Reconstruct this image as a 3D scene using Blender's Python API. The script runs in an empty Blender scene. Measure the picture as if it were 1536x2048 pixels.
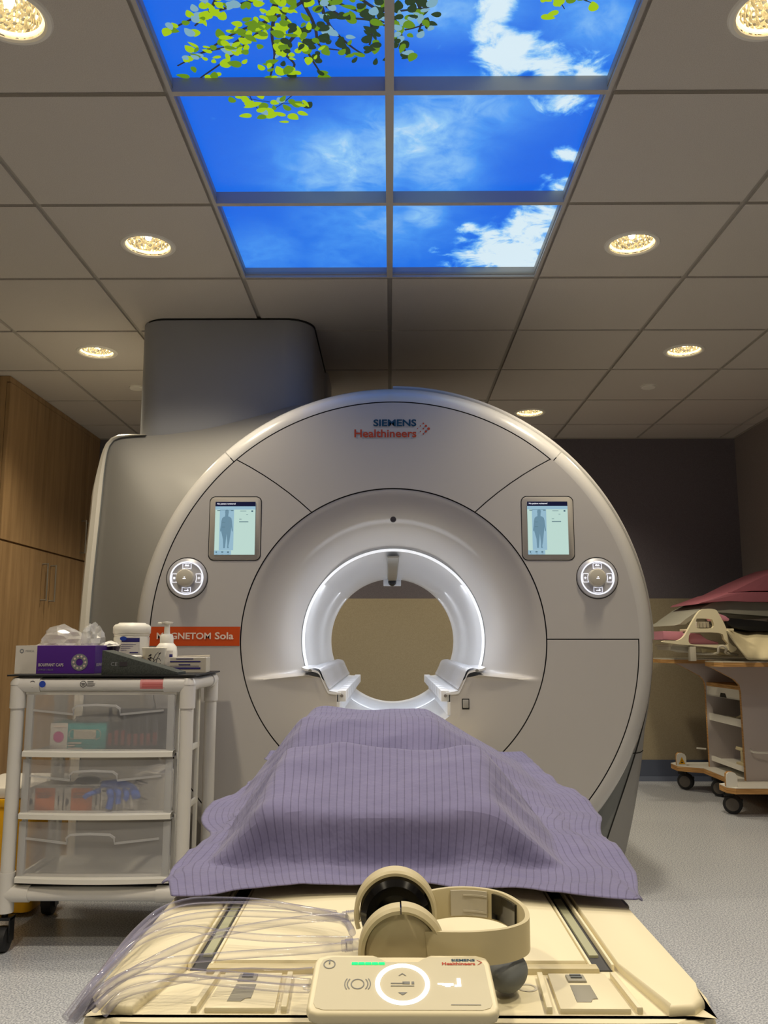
import bpy, bmesh, math, random
import numpy as np
from mathutils import Vector, Matrix
R = math.radians
random.seed(7)
C = bpy.context.scene.collection

# ---------------------------------------------------------------- camera numbers
CAMZ, PITCH, F = 0.95, R(8.6), 1725.0
YAW = math.atan(12/1725.0)
def on_z(px, py, z):
    """point at height z seen at photo position px, py (measuring aid)"""
    e = PITCH + math.atan((1024-py)/F)
    d = (z-CAMZ)/math.tan(e)
    zc = d*math.cos(PITCH)+(z-CAMZ)*math.sin(PITCH)
    return Vector(((px-780)/F*zc, d, z))
def on_y(px, py, d):
    e = PITCH + math.atan((1024-py)/F)
    h = d*math.tan(e)
    zc = d*math.cos(PITCH)+h*math.sin(PITCH)
    return Vector(((px-780)/F*zc, d, CAMZ+h))
def to_px(x, y, z):
    h = z-CAMZ
    zc = y*math.cos(PITCH)+h*math.sin(PITCH)
    up = h*math.cos(PITCH)-y*math.sin(PITCH)
    return 780+x/zc*F, 1024-up/zc*F

# ---------------------------------------------------------------- materials
def lin(c):
    o = []
    for v in c:
        v /= 255.0
        o.append(v/12.92 if v <= .04045 else ((v+.055)/1.055)**2.4)
    return (*o, 1)
def mat(name, col, rough=.5, metal=0, coat=0, alpha=None, emit=None, es=1, trans=0, ior=1.45):
    m = bpy.data.materials.new(name); m.use_nodes = True
    b = m.node_tree.nodes['Principled BSDF']
    b.inputs['Base Color'].default_value = lin(col)
    b.inputs['Roughness'].default_value = rough
    b.inputs['Metallic'].default_value = metal
    b.inputs['Coat Weight'].default_value = coat
    b.inputs['IOR'].default_value = ior
    b.inputs['Transmission Weight'].default_value = trans
    if emit:
        b.inputs['Emission Color'].default_value = lin(emit)
        b.inputs['Emission Strength'].default_value = es
    if alpha is not None:
        nt = m.node_tree
        t = nt.nodes.new('ShaderNodeBsdfTransparent'); mx = nt.nodes.new('ShaderNodeMixShader')
        mx.inputs[0].default_value = alpha
        nt.links.new(t.outputs[0], mx.inputs[1]); nt.links.new(b.outputs[0], mx.inputs[2])
        nt.links.new(mx.outputs[0], nt.nodes['Material Output'].inputs[0])
    return m
def add_noise(m, scale, c1, c2, detail=2, lo=.35, hi=.65, bump=0, stretch=(1,1,1), bscale=None, rough=.5):
    nt = m.node_tree; b = nt.nodes['Principled BSDF']
    tc = nt.nodes.new('ShaderNodeTexCoord'); mp = nt.nodes.new('ShaderNodeMapping')
    mp.inputs['Scale'].default_value = stretch
    nz = nt.nodes.new('ShaderNodeTexNoise'); nz.inputs['Scale'].default_value = scale
    nz.inputs['Detail'].default_value = detail; nz.inputs['Roughness'].default_value = rough
    cr = nt.nodes.new('ShaderNodeValToRGB')
    cr.color_ramp.elements[0].position = lo; cr.color_ramp.elements[0].color = lin(c1)
    cr.color_ramp.elements[1].position = hi; cr.color_ramp.elements[1].color = lin(c2)
    L = nt.links.new
    L(tc.outputs['Object'], mp.inputs[0]); L(mp.outputs[0], nz.inputs[0]); L(nz.outputs[0], cr.inputs[0])
    L(cr.outputs[0], b.inputs['Base Color'])
    if bump:
        bp = nt.nodes.new('ShaderNodeBump'); bp.inputs['Strength'].default_value = bump
        bp.inputs['Distance'].default_value = .002
        src = nz
        if bscale:
            src = nt.nodes.new('ShaderNodeTexNoise'); src.inputs['Scale'].default_value = bscale
            L(mp.outputs[0], src.inputs[0])
        L(src.outputs[0], bp.inputs['Height']); L(bp.outputs[0], b.inputs['Normal'])
    return m
M = {}
M['shell'] = mat('scanner white shell', (184,180,176), .38, coat=.15)
M['rim'] = mat('scanner glossy rim', (196,193,189), .2, coat=.6)
M['bore'] = mat('bore white', (214,215,218), .3, coat=.2)
M['silver'] = mat('scanner silver paint', (152,150,146), .42, .08)
M['bezel'] = mat('bezel grey', (166,160,150), .45)
M['dialface'] = mat('dial face grey', (158,150,138), .4)
M['dialrim'] = mat('dial rim silver', (205,205,210), .3, .3)
M['railskin'] = mat('rail silver', (205,207,214), .26, .55)
M['dgrey'] = mat('scanner grey skirt', (128,130,128), .45)
M['gap'] = mat('dark joint', (30,29,28), .7)
M['orange'] = mat('orange band', (196,72,12), .45)
M['column'] = mat('duct cover paint', (156,158,163), .5)
M['chrome'] = mat('brushed aluminium', (190,190,195), .28, .9)
M['steel'] = mat('satin steel', (160,155,145), .35, .8)
M['white'] = mat('white plastic', (228,225,216), .4)
M['pvc'] = mat('white pvc pipe', (216,213,208), .3, coat=.2)
M['cream'] = mat('cream table plastic', (226,216,184), .42)
M['cream2'] = mat('cream headphone plastic', (196,184,148), .45)
M['greyrub'] = mat('grey rubber', (104,108,110), .6)
M['bumper'] = mat('light grey bumper', (112,114,116), .5)
M['rim_lit'] = mat('edge cover rim lit tone', (226,220,206), .35)  # lighter copy of the rim white; light falling on the strip put into colour
M['black'] = mat('black plastic', (18,18,20), .35)
M['blackgloss'] = mat('black gloss cushion', (8,8,9), .12, coat=.5)
M['rubber'] = mat('wheel rubber', (34,34,36), .6)
M['wheelgrey'] = mat('wheel hub grey', (98,92,86), .55)
M['teal'] = mat('teal lettering', (0,62,92), .5)
M['redorange'] = mat('orange lettering', (176,62,28), .5)
M['pale'] = mat('pale lettering', (226,206,190), .5)
M['purple'] = mat('purple carton', (84,40,140), .45)
M['carton'] = mat('white carton', (214,208,198), .55)
M['tealbox'] = mat('teal carton', (24,152,150), .5)
M['orangebox'] = mat('orange carton', (222,118,40), .5)
M['pinkdot'] = mat('magenta dot', (205,50,140), .5)
M['navy'] = mat('navy print', (45,38,110), .5)
M['bluestick'] = mat('blue sticker', (40,70,170), .5)
M['pinkstick'] = mat('pink sticker', (214,140,140), .5)
M['ink'] = mat('dark print', (50,45,50), .6)
M['greyink'] = mat('grey print', (130,132,136), .6)
M['wedge'] = add_noise(mat('dark foam', (62,66,62), .8), 300, (52,56,53), (70,74,70), bump=.3)
M['glove'] = mat('blue glove', (40,100,210), .5)
M['pink'] = mat('rose vinyl', (156,92,104), .5)
M['pinkl'] = mat('light pink vinyl', (196,130,148), .5)
M['cushion'] = mat('beige blanket', (206,194,158), .75)
M['paper'] = mat('grey paper pad', (150,148,136), .75)
M['yellow'] = mat('yellow bin', (226,168,16), .45)
M['frost'] = mat('frosted drawer plastic', (196,196,198), .35, alpha=.37)
M['frost2'] = mat('frosted drawer side', (200,200,204), .4, alpha=.25)
M['frosthandle'] = mat('clear handle plastic', (205,205,205), .3, alpha=.5)
M['bag'] = mat('clear film bag', (225,225,222), .15, alpha=.35, coat=.5)
M['tube'] = mat('clear air tube', (150,148,172), .08, alpha=.30, coat=1)
def tube_film():
    m = M['tube']; nt = m.node_tree; lw = nt.nodes.new('ShaderNodeLayerWeight'); lw.inputs[0].default_value = .35
    mr = nt.nodes.new('ShaderNodeMapRange'); mr.inputs[1].default_value = 0; mr.inputs[2].default_value = 1; mr.inputs[3].default_value = .05; mr.inputs[4].default_value = .95
    mx = [n for n in nt.nodes if n.type == 'MIX_SHADER'][0]
    nt.links.new(lw.outputs['Facing'], mr.inputs[0]); nt.links.new(mr.outputs[0], mx.inputs[0])
tube_film()
M['canister'] = mat('translucent white tub', (236,232,220), .4)
M['cer'] = mat('cup enamel', (238,232,212), .35)
M['tagred'] = mat('red label', (190,60,50), .5)
M['darkbundle'] = mat('dark cable', (34,36,46), .5)
M['cablelight'] = mat('grey cable', (120,125,140), .5)
M['redtie'] = mat('dark red tag', (120,30,24), .5)
M['matteblack'] = mat('black mat', (32,32,34), .7)
M['coilgrey'] = mat('coil grey plastic', (192,185,168), .5)
M['bin_inner'] = mat('shelf laminate', (196,186,182), .55)
M['wood'] = mat('oak laminate', (186,146,92), .5)
add_noise(M['wood'], 3.0, (134,106,72), (160,130,92), 5, .3, .7, stretch=(9,9,.7))
M['ply'] = add_noise(mat('plywood edge', (182,134,76), .6), 8, (150,104,52), (204,158,98), 3, stretch=(1,1,40))
M['upper'] = add_noise(mat('purple grey wall paint', (96,88,92), .8), 260, (98,93,100), (108,103,110), bump=.1)
M['sidewall'] = add_noise(mat('taupe wall paint', (134,126,122), .8), 260, (128,120,117), (140,131,128), bump=.1)
M['lower'] = add_noise(mat('cream wall paint', (186,168,130), .7), 200, (158,146,120), (168,156,130))
M['base'] = mat('blue grey base', (84,92,112), .6)
M['tile'] = add_noise(mat('ceiling tile', (190,184,176), .9), 400, (184,178,170), (198,192,184), 4, bump=.35)
M['grid'] = mat('ceiling grid', (158,152,143), .6)
M['skyframe'] = mat('sky panel frame', (178,174,170), .5)
M['floor'] = add_noise(mat('speckled vinyl', (180,184,194), .32), 190, (150,154,164), (214,217,222), 3, .38, .62)
M['floor'].node_tree.nodes['Principled BSDF'].inputs['Roughness'].default_value = .26
M['lampring'] = mat('lit lamp rim', (255,230,170), .5, emit=(255,232,180), es=1.6)
M['bulb'] = mat('lamp bulb', (255,240,200), .5, emit=(255,236,196), es=12)
M['reflector'] = mat('lamp reflector', (232,226,208), .2, .8)
M['led'] = mat('white ring light', (255,255,255), .5, emit=(240,243,255), es=1.0)
M['led_ring'] = mat('bore ring light', (255,255,255), .5, emit=(205,212,228), es=.24)
M['ledblue'] = mat('cool ring light', (255,255,255), .5, emit=(236,240,255), es=1.0)
M['greenled'] = mat('green led bar', (0,220,110), .5, emit=(10,235,120), es=1.0)
M['scr_w'] = mat('screen pale', (20,20,20), .4, emit=(205,236,226), es=.80)
M['scr_b'] = mat('screen blue', (20,20,20), .4, emit=(158,196,216), es=.85)
M['scr_fig'] = mat('screen figure', (20,20,20), .4, emit=(112,148,168), es=.85)
M['scr_navy'] = mat('screen navy', (4,6,24), .3, emit=(14,18,52), es=.8)
M['scr_txt'] = mat('screen text', (200,200,210), .3, emit=(225,230,240), es=.9)
M['scr_line'] = mat('screen fine text', (30,50,60), .3, emit=(90,120,130), es=.8)
M['panelgrey'] = mat('remote face', (206,198,170), .35)
M['icon'] = mat('remote icon', (128,128,124), .5)
M['slot'] = mat('rail slot', (60,60,62), .5)
M['slotgreen'] = mat('rail insert', (170,170,140), .4)
M['latch'] = mat('grey latch', (148,144,130), .45)
def reflector_tex():
    m = M['reflector']; nt = m.node_tree; b = nt.nodes['Principled BSDF']
    tc = nt.nodes.new('ShaderNodeTexCoord'); v = nt.nodes.new('ShaderNodeTexVoronoi'); v.inputs['Scale'].default_value = 60
    bp = nt.nodes.new('ShaderNodeBump'); bp.inputs['Strength'].default_value = 1; bp.inputs['Distance'].default_value = .01
    nt.links.new(tc.outputs['Object'], v.inputs[0]); nt.links.new(v.outputs[0], bp.inputs['Height']); nt.links.new(bp.outputs[0], b.inputs['Normal'])
reflector_tex()
# pinstriped cloth
def cloth_mat():
    m = mat('purple pinstripe cotton', (122,112,158), .85); nt = m.node_tree; b = nt.nodes['Principled BSDF']; L = nt.links.new
    uv = nt.nodes.new('ShaderNodeUVMap'); sp = nt.nodes.new('ShaderNodeSeparateXYZ'); L(uv.outputs[0], sp.inputs[0])
    def mth(op, a, v=None, w=None):
        n = nt.nodes.new('ShaderNodeMath'); n.operation = op; L(a, n.inputs[0])
        if v is not None: n.inputs[1].default_value = v
        if w is not None: n.inputs[2].default_value = w
        return n.outputs[0]
    fr = mth('FRACT', mth('MULTIPLY', sp.outputs[0], 78.0))
    li = mth('LESS_THAN', mth('ABSOLUTE', mth('SUBTRACT', fr, .5)), .07)
    nz = nt.nodes.new('ShaderNodeTexNoise'); nz.inputs['Scale'].default_value = 8; L(uv.outputs[0], nz.inputs[0])
    cr = nt.nodes.new('ShaderNodeValToRGB'); cr.color_ramp.elements[0].color = lin((100,97,132)); cr.color_ramp.elements[1].color = lin((116,112,148))
    L(nz.outputs[0], cr.inputs[0])
    mx = nt.nodes.new('ShaderNodeMix'); mx.data_type = 'RGBA'; L(mth('MULTIPLY', li, .42), mx.inputs[0]); L(cr.outputs[0], mx.inputs[6]); mx.inputs[7].default_value = lin((48,42,72))
    L(mx.outputs[2], b.inputs['Base Color'])
    n2 = nt.nodes.new('ShaderNodeTexNoise'); n2.inputs['Scale'].default_value = 14; n2.inputs['Detail'].default_value = 4; L(uv.outputs[0], n2.inputs[0])
    bp = nt.nodes.new('ShaderNodeBump'); bp.inputs['Strength'].default_value = .6; bp.inputs['Distance'].default_value = .014
    L(n2.outputs[0], bp.inputs['Height']); L(bp.outputs[0], b.inputs['Normal'])
    b.inputs['Sheen Weight'].default_value = .15
    return m
M['cloth'] = cloth_mat()
# backlit sky print
def sky_mat():
    m = bpy.data.materials.new('backlit sky print'); m.use_nodes = True; nt = m.node_tree; L = nt.links.new
    b = nt.nodes['Principled BSDF']; b.inputs['Base Color'].default_value = (.02,.02,.02,1); b.inputs['Roughness'].default_value = .5
    at = nt.nodes.new('ShaderNodeAttribute'); at.attribute_name = 'cloud'
    ge = nt.nodes.new('ShaderNodeNewGeometry')
    wn = nt.nodes.new('ShaderNodeTexNoise'); wn.inputs['Scale'].default_value = 9; wn.inputs['Detail'].default_value = 9; wn.inputs['Roughness'].default_value = .62
    wn.inputs['Distortion'].default_value = .5
    L(ge.outputs['Position'], wn.inputs[0])
    s = nt.nodes.new('ShaderNodeMath'); s.operation = 'MULTIPLY_ADD'; s.inputs[1].default_value = 2.4; s.inputs[2].default_value = -1.26
    L(wn.outputs[0], s.inputs[0])
    # puffy clouds: density + noise, sharp; wispy clouds: soft
    a = nt.nodes.new('ShaderNodeSeparateXYZ'); L(at.outputs['Vector'], a.inputs[0])
    ad = nt.nodes.new('ShaderNodeMath'); ad.operation = 'ADD'; L(a.outputs[0], ad.inputs[0]); L(s.outputs[0], ad.inputs[1])
    mr = nt.nodes.new('ShaderNodeMapRange'); mr.interpolation_type = 'SMOOTHSTEP'; mr.inputs[1].default_value = .26; mr.inputs[2].default_value = .95; L(ad.outputs[0], mr.inputs[0])
    w2 = nt.nodes.new('ShaderNodeMath'); w2.operation = 'MULTIPLY_ADD'; w2.inputs[1].default_value = 3.0; w2.inputs[2].default_value = -.10; L(wn.outputs[0], w2.inputs[0])
    wi = nt.nodes.new('ShaderNodeMath'); wi.operation = 'MULTIPLY'; L(a.outputs[1], wi.inputs[0]); L(w2.outputs[0], wi.inputs[1])
    wc = nt.nodes.new('ShaderNodeClamp'); L(wi.outputs[0], wc.inputs[0])
    tot = nt.nodes.new('ShaderNodeMath'); tot.operation = 'MAXIMUM'; L(mr.outputs[0], tot.inputs[0]); L(wc.outputs[0], tot.inputs[1])
    cr = nt.nodes.new('ShaderNodeValToRGB'); e = cr.color_ramp.elements
    e[0].position = 0; e[0].color = lin((6,100,226)); e[1].position = 1; e[1].color = lin((214,234,244))
    k = e.new(.35); k.color = lin((70,148,240)); k = e.new(.7); k.color = lin((140,196,244))
    L(tot.outputs[0], cr.inputs[0]); L(cr.outputs[0], b.inputs['Emission Color']); b.inputs['Emission Strength'].default_value = 1.0
    return m
M['sky'] = sky_mat()
M['leaf_b'] = mat('printed bright leaf', (5,5,5), .6, emit=(160,196,16), es=1)
M['leaf_m'] = mat('printed mid leaf', (5,5,5), .6, emit=(104,146,22), es=.9)
M['leaf_d'] = mat('printed dark leaf', (5,5,5), .6, emit=(40,62,34), es=.9)
M['leaf_p'] = mat('printed pale leaf', (5,5,5), .6, emit=(130,176,196), es=.9)
M['twig'] = mat('printed twig', (5,5,5), .6, emit=(44,44,52), es=.9)

# ---------------------------------------------------------------- building helpers
def thing(name, label, cat, loc=(0,0,0), rot=0, group=None):
    o = bpy.data.objects.new(name, None); C.objects.link(o); o.empty_display_size = .05
    o.location = loc; o.rotation_euler = (0,0,rot); o['label'] = label; o['category'] = cat
    if group: o['group'] = group
    return o
def wloc(p):
    v = Vector((0,0,0))
    while p is not None: v += p.location; p = p.parent
    return v
def obj(name, geo, material, parent=None, world=True, smooth=True, label=None, solid=0):
    """geo: (verts, faces) or bmesh -> one mesh object; world: coordinates are world ones"""
    me = bpy.data.meshes.new(name)
    if isinstance(geo, bmesh.types.BMesh):
        geo.to_mesh(me); geo.free()
    else:
        me.from_pydata([tuple(v) for v in geo[0]], [], geo[1])
    bm = bmesh.new(); bm.from_mesh(me)
    bmesh.ops.recalc_face_normals(bm, faces=bm.faces); bm.to_mesh(me); bm.free()
    if parent is not None and world: me.transform(Matrix.Translation(-wloc(parent)))
    me.materials.append(material if not isinstance(material, str) else M[material])
    if smooth:
        for p in me.polygons: p.use_smooth = True
        try: me.set_sharp_from_angle(angle=R(38))
        except Exception: pass
    o = bpy.data.objects.new(name, me); C.objects.link(o)
    if parent is not None: o.parent = parent
    if label: o['label'] = label
    if solid:
        md = o.modifiers.new('thickness', 'SOLIDIFY'); md.thickness = solid; md.offset = 0
    return o
def objs(name, geos, m, parent=None, **k):
    return [obj(name, g, m, parent, **k) for g in geos]
def tag(o, label, cat, group=None):
    o['label'] = label; o['category'] = cat
    if group: o['group'] = group
    return o
def struct(name, geo, m, smooth=False):
    o = obj(name, geo, m, smooth=smooth); o['kind'] = 'structure'; return o
def recenter(o, loc):
    """move a single-mesh thing's origin to its base"""
    o.data.transform(Matrix.Translation(-Vector(loc))); o.location = loc; return o
def join(*gs):
    V, Fc = [], []
    for g in gs:
        if isinstance(g, bmesh.types.BMesh):
            g.verts.ensure_lookup_table(); v = [x.co.copy() for x in g.verts]
            g.verts.index_update(); f = [[w.index for w in p.verts] for p in g.faces]; g.free()
        else: v, f = g
        n = len(V); V += [Vector(x) for x in v]; Fc += [[i+n for i in q] for q in f]
    return V, Fc
def xf(g, m):
    v, f = join(g); return [m @ Vector(x) for x in v], f
def box(x0, x1, y0, y1, z0, z1, bev=0, seg=2):
    bm = bmesh.new(); bmesh.ops.create_cube(bm, size=1)
    for v in bm.verts:
        v.co = Vector(((x0+x1)/2+v.co.x*(x1-x0), (y0+y1)/2+v.co.y*(y1-y0), (z0+z1)/2+v.co.z*(z1-z0)))
    if bev: bmesh.ops.bevel(bm, geom=list(bm.edges), offset=bev, segments=seg, profile=.5, affect='EDGES')
    return join(bm)
def prism(pts, a0, a1, axis='y', bev=0, seg=2):
    """2D outline extruded along axis. axis y: pts=(x,z); axis z: (x,y); axis x: (y,z)"""
    def m3(p, a): return {'y': (p[0],a,p[1]), 'z': (p[0],p[1],a), 'x': (a,p[0],p[1])}[axis]
    bm = bmesh.new()
    A = [bm.verts.new(m3(p,a0)) for p in pts]; B = [bm.verts.new(m3(p,a1)) for p in pts]
    n = len(pts)
    fa = bm.faces.new(A); fb = bm.faces.new(B[::-1])
    for i in range(n): bm.faces.new((A[i],A[(i+1)%n],B[(i+1)%n],B[i]))
    if bev:
        ed = list(fa.edges)+list(fb.edges)
        bmesh.ops.bevel(bm, geom=ed, offset=bev, segments=seg, profile=.5, affect='EDGES')
    return join(bm)
def rrect(x0, x1, y0, y1, r, n=6):
    p = []
    for cx, cy, a in ((x1-r,y1-r,0),(x0+r,y1-r,90),(x0+r,y0+r,180),(x1-r,y0+r,270)):
        for k in range(n+1):
            t = R(a+90*k/n); p.append((cx+r*math.cos(t), cy+r*math.sin(t)))
    return p
def catmull(P, n=8, closed=False):
    P = [Vector(p) for p in P]; o = []; m = len(P)
    rng = range(m if closed else m-1)
    for i in rng:
        if closed: a,b,c,d = P[i-1],P[i],P[(i+1)%m],P[(i+2)%m]
        else: a,b,c,d = P[max(i-1,0)],P[i],P[i+1],P[min(i+2,m-1)]
        for k in range(n):
            t = k/n
            o.append(.5*((2*b)+(c-a)*t+(2*a-5*b+4*c-d)*t*t+(-a+3*b-3*c+d)*t**3))
    if not closed: o.append(P[-1])
    return o
def sweep(path, section, closed=False, up=Vector((0,0,1)), capped=True, scale=None):
    """section: list of (a,b): a along side, b along up-ish"""
    V, Fc = [], []; n = len(path); s = len(section)
    prev = None
    for i, p in enumerate(path):
        p = Vector(p)
        if closed: t = Vector(path[(i+1)%n])-Vector(path[i-1])
        else: t = Vector(path[min(i+1,n-1)])-Vector(path[max(i-1,0)])
        t.normalize()
        side = t.cross(up)
        if side.length < .05: side = prev if prev is not None else t.cross(Vector((0,1,0)))
        side.normalize()
        if prev is not None and side.dot(prev) < -.2 and not closed: side = -side
        prev = side; u = side.cross(t).normalized()
        k = scale[i] if scale else 1
        for a, b in section: V.append(p+side*a*k+u*b*k)
    m = n if closed else n-1
    for i in range(m):
        for j in range(s):
            a, b = i*s+j, i*s+(j+1)%s; c, d = ((i+1)%n)*s+(j+1)%s, ((i+1)%n)*s+j
            Fc.append([a,b,c,d])
    if not closed and capped: Fc += [list(range(s)), [ (n-1)*s+j for j in range(s)][::-1]]
    return V, Fc
def circ(r, n=10): return [(r*math.cos(2*math.pi*k/n), r*math.sin(2*math.pi*k/n)) for k in range(n)]
def tube(path, r, n=10, closed=False, smooth=0):
    if smooth: path = catmull(path, smooth, closed)
    return sweep(path, circ(r, n), closed)
def lathe(profile, c=(0,0,0), axis='z', n=32, a0=0, a1=360):
    """profile (r, h)"""
    V, Fc = [], []; full = abs(a1-a0) >= 360; m = n if full else n+1
    c = Vector(c)
    for k in range(m):
        t = R(a0+(a1-a0)*k/n); cs, sn = math.cos(t), math.sin(t)
        for r, h in profile:
            if axis == 'z': v = (r*cs, r*sn, h)
            elif axis == 'y': v = (r*cs, h, r*sn)
            else: v = (h, r*cs, r*sn)
            V.append(c+Vector(v))
    s = len(profile)
    for k in range(n):
        k2 = (k+1) % m
        for j in range(s-1):
            Fc.append([k*s+j, k2*s+j, k2*s+j+1, k*s+j+1])
    bm = bmesh.new(); vs = [bm.verts.new(v) for v in V]
    for f in Fc: bm.faces.new([vs[i] for i in f])
    bmesh.ops.remove_doubles(bm, verts=bm.verts, dist=1e-6)
    bmesh.ops.dissolve_degenerate(bm, edges=bm.edges, dist=1e-7)
    return join(bm)
def loft(curves, closed=False):
    V, Fc = [], []; s = len(curves[0])
    for c in curves: V += [Vector(p) for p in c]
    for i in range(len(curves)-1):
        for j in range(s if closed else s-1):
            j2 = (j+1) % s
            Fc.append([i*s+j, i*s+j2, (i+1)*s+j2, (i+1)*s+j])
    return V, Fc
def quad(o, u, v):
    o, u, v = Vector(o), Vector(u), Vector(v); return [o, o+u, o+u+v, o+v], [[0,1,2,3]]
def text(s, o, ux, uy, w, h, material, parent, bold=0.0, name='lettering', depth=.0012, label=None):
    cu = bpy.data.curves.new('t', 'FONT'); cu.body = s; cu.size = 1; cu.offset = bold; cu.extrude = 0; cu.resolution_u = 3
    t = bpy.data.objects.new('t', cu); C.objects.link(t)
    bpy.context.view_layer.update()
    me = bpy.data.meshes.new_from_object(t.evaluated_get(bpy.context.evaluated_depsgraph_get()))
    bpy.data.objects.remove(t); bpy.data.curves.remove(cu)
    co = [v.co.copy() for v in me.vertices]
    x0 = min(c.x for c in co); x1 = max(c.x for c in co); y0 = min(c.y for c in co); y1 = max(c.y for c in co)
    ux, uy, o = Vector(ux).normalized(), Vector(uy).normalized(), Vector(o); nn = ux.cross(uy)
    V = [o+ux*((c.x-x0)/(x1-x0)*w)+uy*((c.y-y0)/(y1-y0)*h)+nn*depth for c in co]
    Fc = [list(p.vertices) for p in me.polygons]
    bpy.data.meshes.remove(me)
    return obj(name, (V, Fc), material, parent, smooth=False, label=label)
def lines(o, ux, uy, rects, depth=.001):
    """small printed bars on a face: rects (a,b,w,h)"""
    ux, uy, o = Vector(ux).normalized(), Vector(uy).normalized(), Vector(o); nn = ux.cross(uy)*depth
    return join(*[quad(o+nn+ux*a+uy*b, ux*w, uy*h) for a,b,w,h in rects])
def disc(o, ux, uy, r, n=28, depth=.001, r_in=0, a0=0, a1=360):
    ux, uy, o = Vector(ux).normalized(), Vector(uy).normalized(), Vector(o); nn = ux.cross(uy)*depth
    P = lambda rr, k: o+nn+ux*rr*math.cos(R(a0+(a1-a0)*k/n))+uy*rr*math.sin(R(a0+(a1-a0)*k/n))
    if r_in == 0: return [P(r,k) for k in range(n)], [list(range(n))]
    V = [P(r,k) for k in range(n+1)]+[P(r_in,k) for k in range(n+1)]
    return V, [[k,k+1,n+2+k,n+1+k] for k in range(n)]
def flip_copy(root, loc, rot=None, label=None):
    r = root.copy(); C.objects.link(r); r.location = loc
    if rot is not None: r.rotation_euler = (0,0,rot)
    if label: r['label'] = label
    for ch in list(root.children):
        c = ch.copy(); C.objects.link(c); c.parent = r
        for g in ch.children:
            d = g.copy(); C.objects.link(d); d.parent = c
    return r
X, Y, Z = Vector((1,0,0)), Vector((0,1,0)), Vector((0,0,1))

# ================================================================ THE ROOM
CEIL = 2.445; XL, XR, YB, YF = -2.78, 2.545, 6.24, -1.9
TS = .6095; Y0 = 2.175
struct('floor', box(XL-.1, XR+.1, YF-.1, YB+.1, -.1, 0), 'floor')
struct('wall_back', box(XL-.1, XR+.1, YB, YB+.1, 0, CEIL+.3), 'upper')
struct('trim_1', box(XL, XR, YB-.012, YB, .14, 1.262), 'lower')          # cream wainscot
struct('wall_right', box(XR, XR+.1, YF, YB, 0, CEIL+.3), 'sidewall')
struct('wall_left', box(XL-.1, XL, YF, YB, 0, CEIL+.3), 'lower')
struct('wall_front', box(XL-.1, XR+.1, YF-.1, YF, 0, CEIL+.3), 'lower')
struct('baseboard_back', join(box(XL, XR, YB-.02, YB-.0, 0, .14), prism([(YB-.02,0),(YB-.05,0),(YB-.02,.03)], XL, XR, 'x')), 'base')
struct('baseboard_right', box(XR-.01, XR, YF, YB-.02, 0, .14), 'base')
# ceiling: dropped tiles between a recessed grid, tiles left out where the sky panels sit
lamps = [(.92*s, y) for s in (-1,1) for y in (1.87,3.09,.65,-.57,5.52)] + [(1.525*s, 4.305) for s in (-1,1)]
lamps = [(round(a,3), b) for a, b in lamps]
g = .010
tiles = []
for i in range(-5, 5):
    for k in range(-7, 8):
        x0, x1 = i*TS+g, (i+1)*TS-g; y0, y1 = Y0+(k-1)*TS+g, Y0+k*TS-g
        if i in (-1,0) and k in (-1,0,1,2): continue
        x0, x1 = max(x0, XL), min(x1, XR); y0, y1 = max(y0, YF), min(y1, YB)
        if x1-x0 < .03 or y1-y0 < .03: continue
        hole = None
        for lx, ly in lamps:
            if x0 < lx < x1 and y0 < ly < y1: hole = (lx, ly)
        top = CEIL+.012
        if not hole: tiles.append(box(x0,x1,y0,y1,CEIL,top))
        else:
            n = 40; V = []; Fc = []
            for q in range(n):
                t = 2*math.pi*q/n; c, s = math.cos(t), math.sin(t)
                V.append((hole[0]+.086*c, hole[1]+.086*s, CEIL))
                kx = ((x1-hole[0]) if c > 0 else (x0-hole[0]))/c if abs(c) > 1e-6 else 9
                ky = ((y1-hole[1]) if s > 0 else (y0-hole[1]))/s if abs(s) > 1e-6 else 9
                kk = min(kx, ky); V.append((hole[0]+kk*c, hole[1]+kk*s, CEIL)); V.append((hole[0]+kk*c, hole[1]+kk*s, top))
            # move the nearest samples onto the corners
            for cx, cy in ((x0,y0),(x0,y1),(x1,y0),(x1,y1)):
                b_ = min(range(n), key=lambda q: (V[q*3+1][0]-cx)**2+(V[q*3+1][1]-cy)**2)
                V[b_*3+1] = (cx,cy,CEIL); V[b_*3+2] = (cx,cy,top)
            for q in range(n):
                r_ = (q+1) % n
                Fc += [[q*3,r_*3,r_*3+1,q*3+1],[q*3+1,r_*3+1,r_*3+2,q*3+2]]
            tiles.append((V, Fc))
struct('ceiling', join(*tiles), 'tile')
gr = []
for i in range(-4, 5):
    if i == 0:
        gr.append(box(-.012,.012,Y0+2*TS,YB,CEIL+.011,CEIL+.02)); gr.append(box(-.012,.012,YF,Y0-2*TS,CEIL+.011,CEIL+.02))
    else: gr.append(box(i*TS-.014,i*TS+.014,YF,YB,CEIL+.011,CEIL+.02))
for k in range(-7, 8):
    y = Y0+k*TS
    if y > YB or y < YF: continue
    if -2 < k < 2: 
        gr.append(box(XL,-TS,y-.014,y+.014,CEIL+.0112,CEIL+.02)); gr.append(box(TS,XR,y-.014,y+.014,CEIL+.0112,CEIL+.02))
    else: gr.append(box(XL,XR,y-.014,y+.014,CEIL+.0112,CEIL+.02))
struct('trim_2', join(*gr), 'grid')
struct('trim_3', join(box(XR-.012,XR,YF,YB,CEIL-.006,CEIL+.012), box(XL,XR,YB-.012,YB,CEIL-.006,CEIL+.012)), 'grid')
struct('ceiling_2', box(XL-.1,XR+.1,YF-.1,YB+.1,CEIL+.3,CEIL+.35), 'gap')

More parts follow.
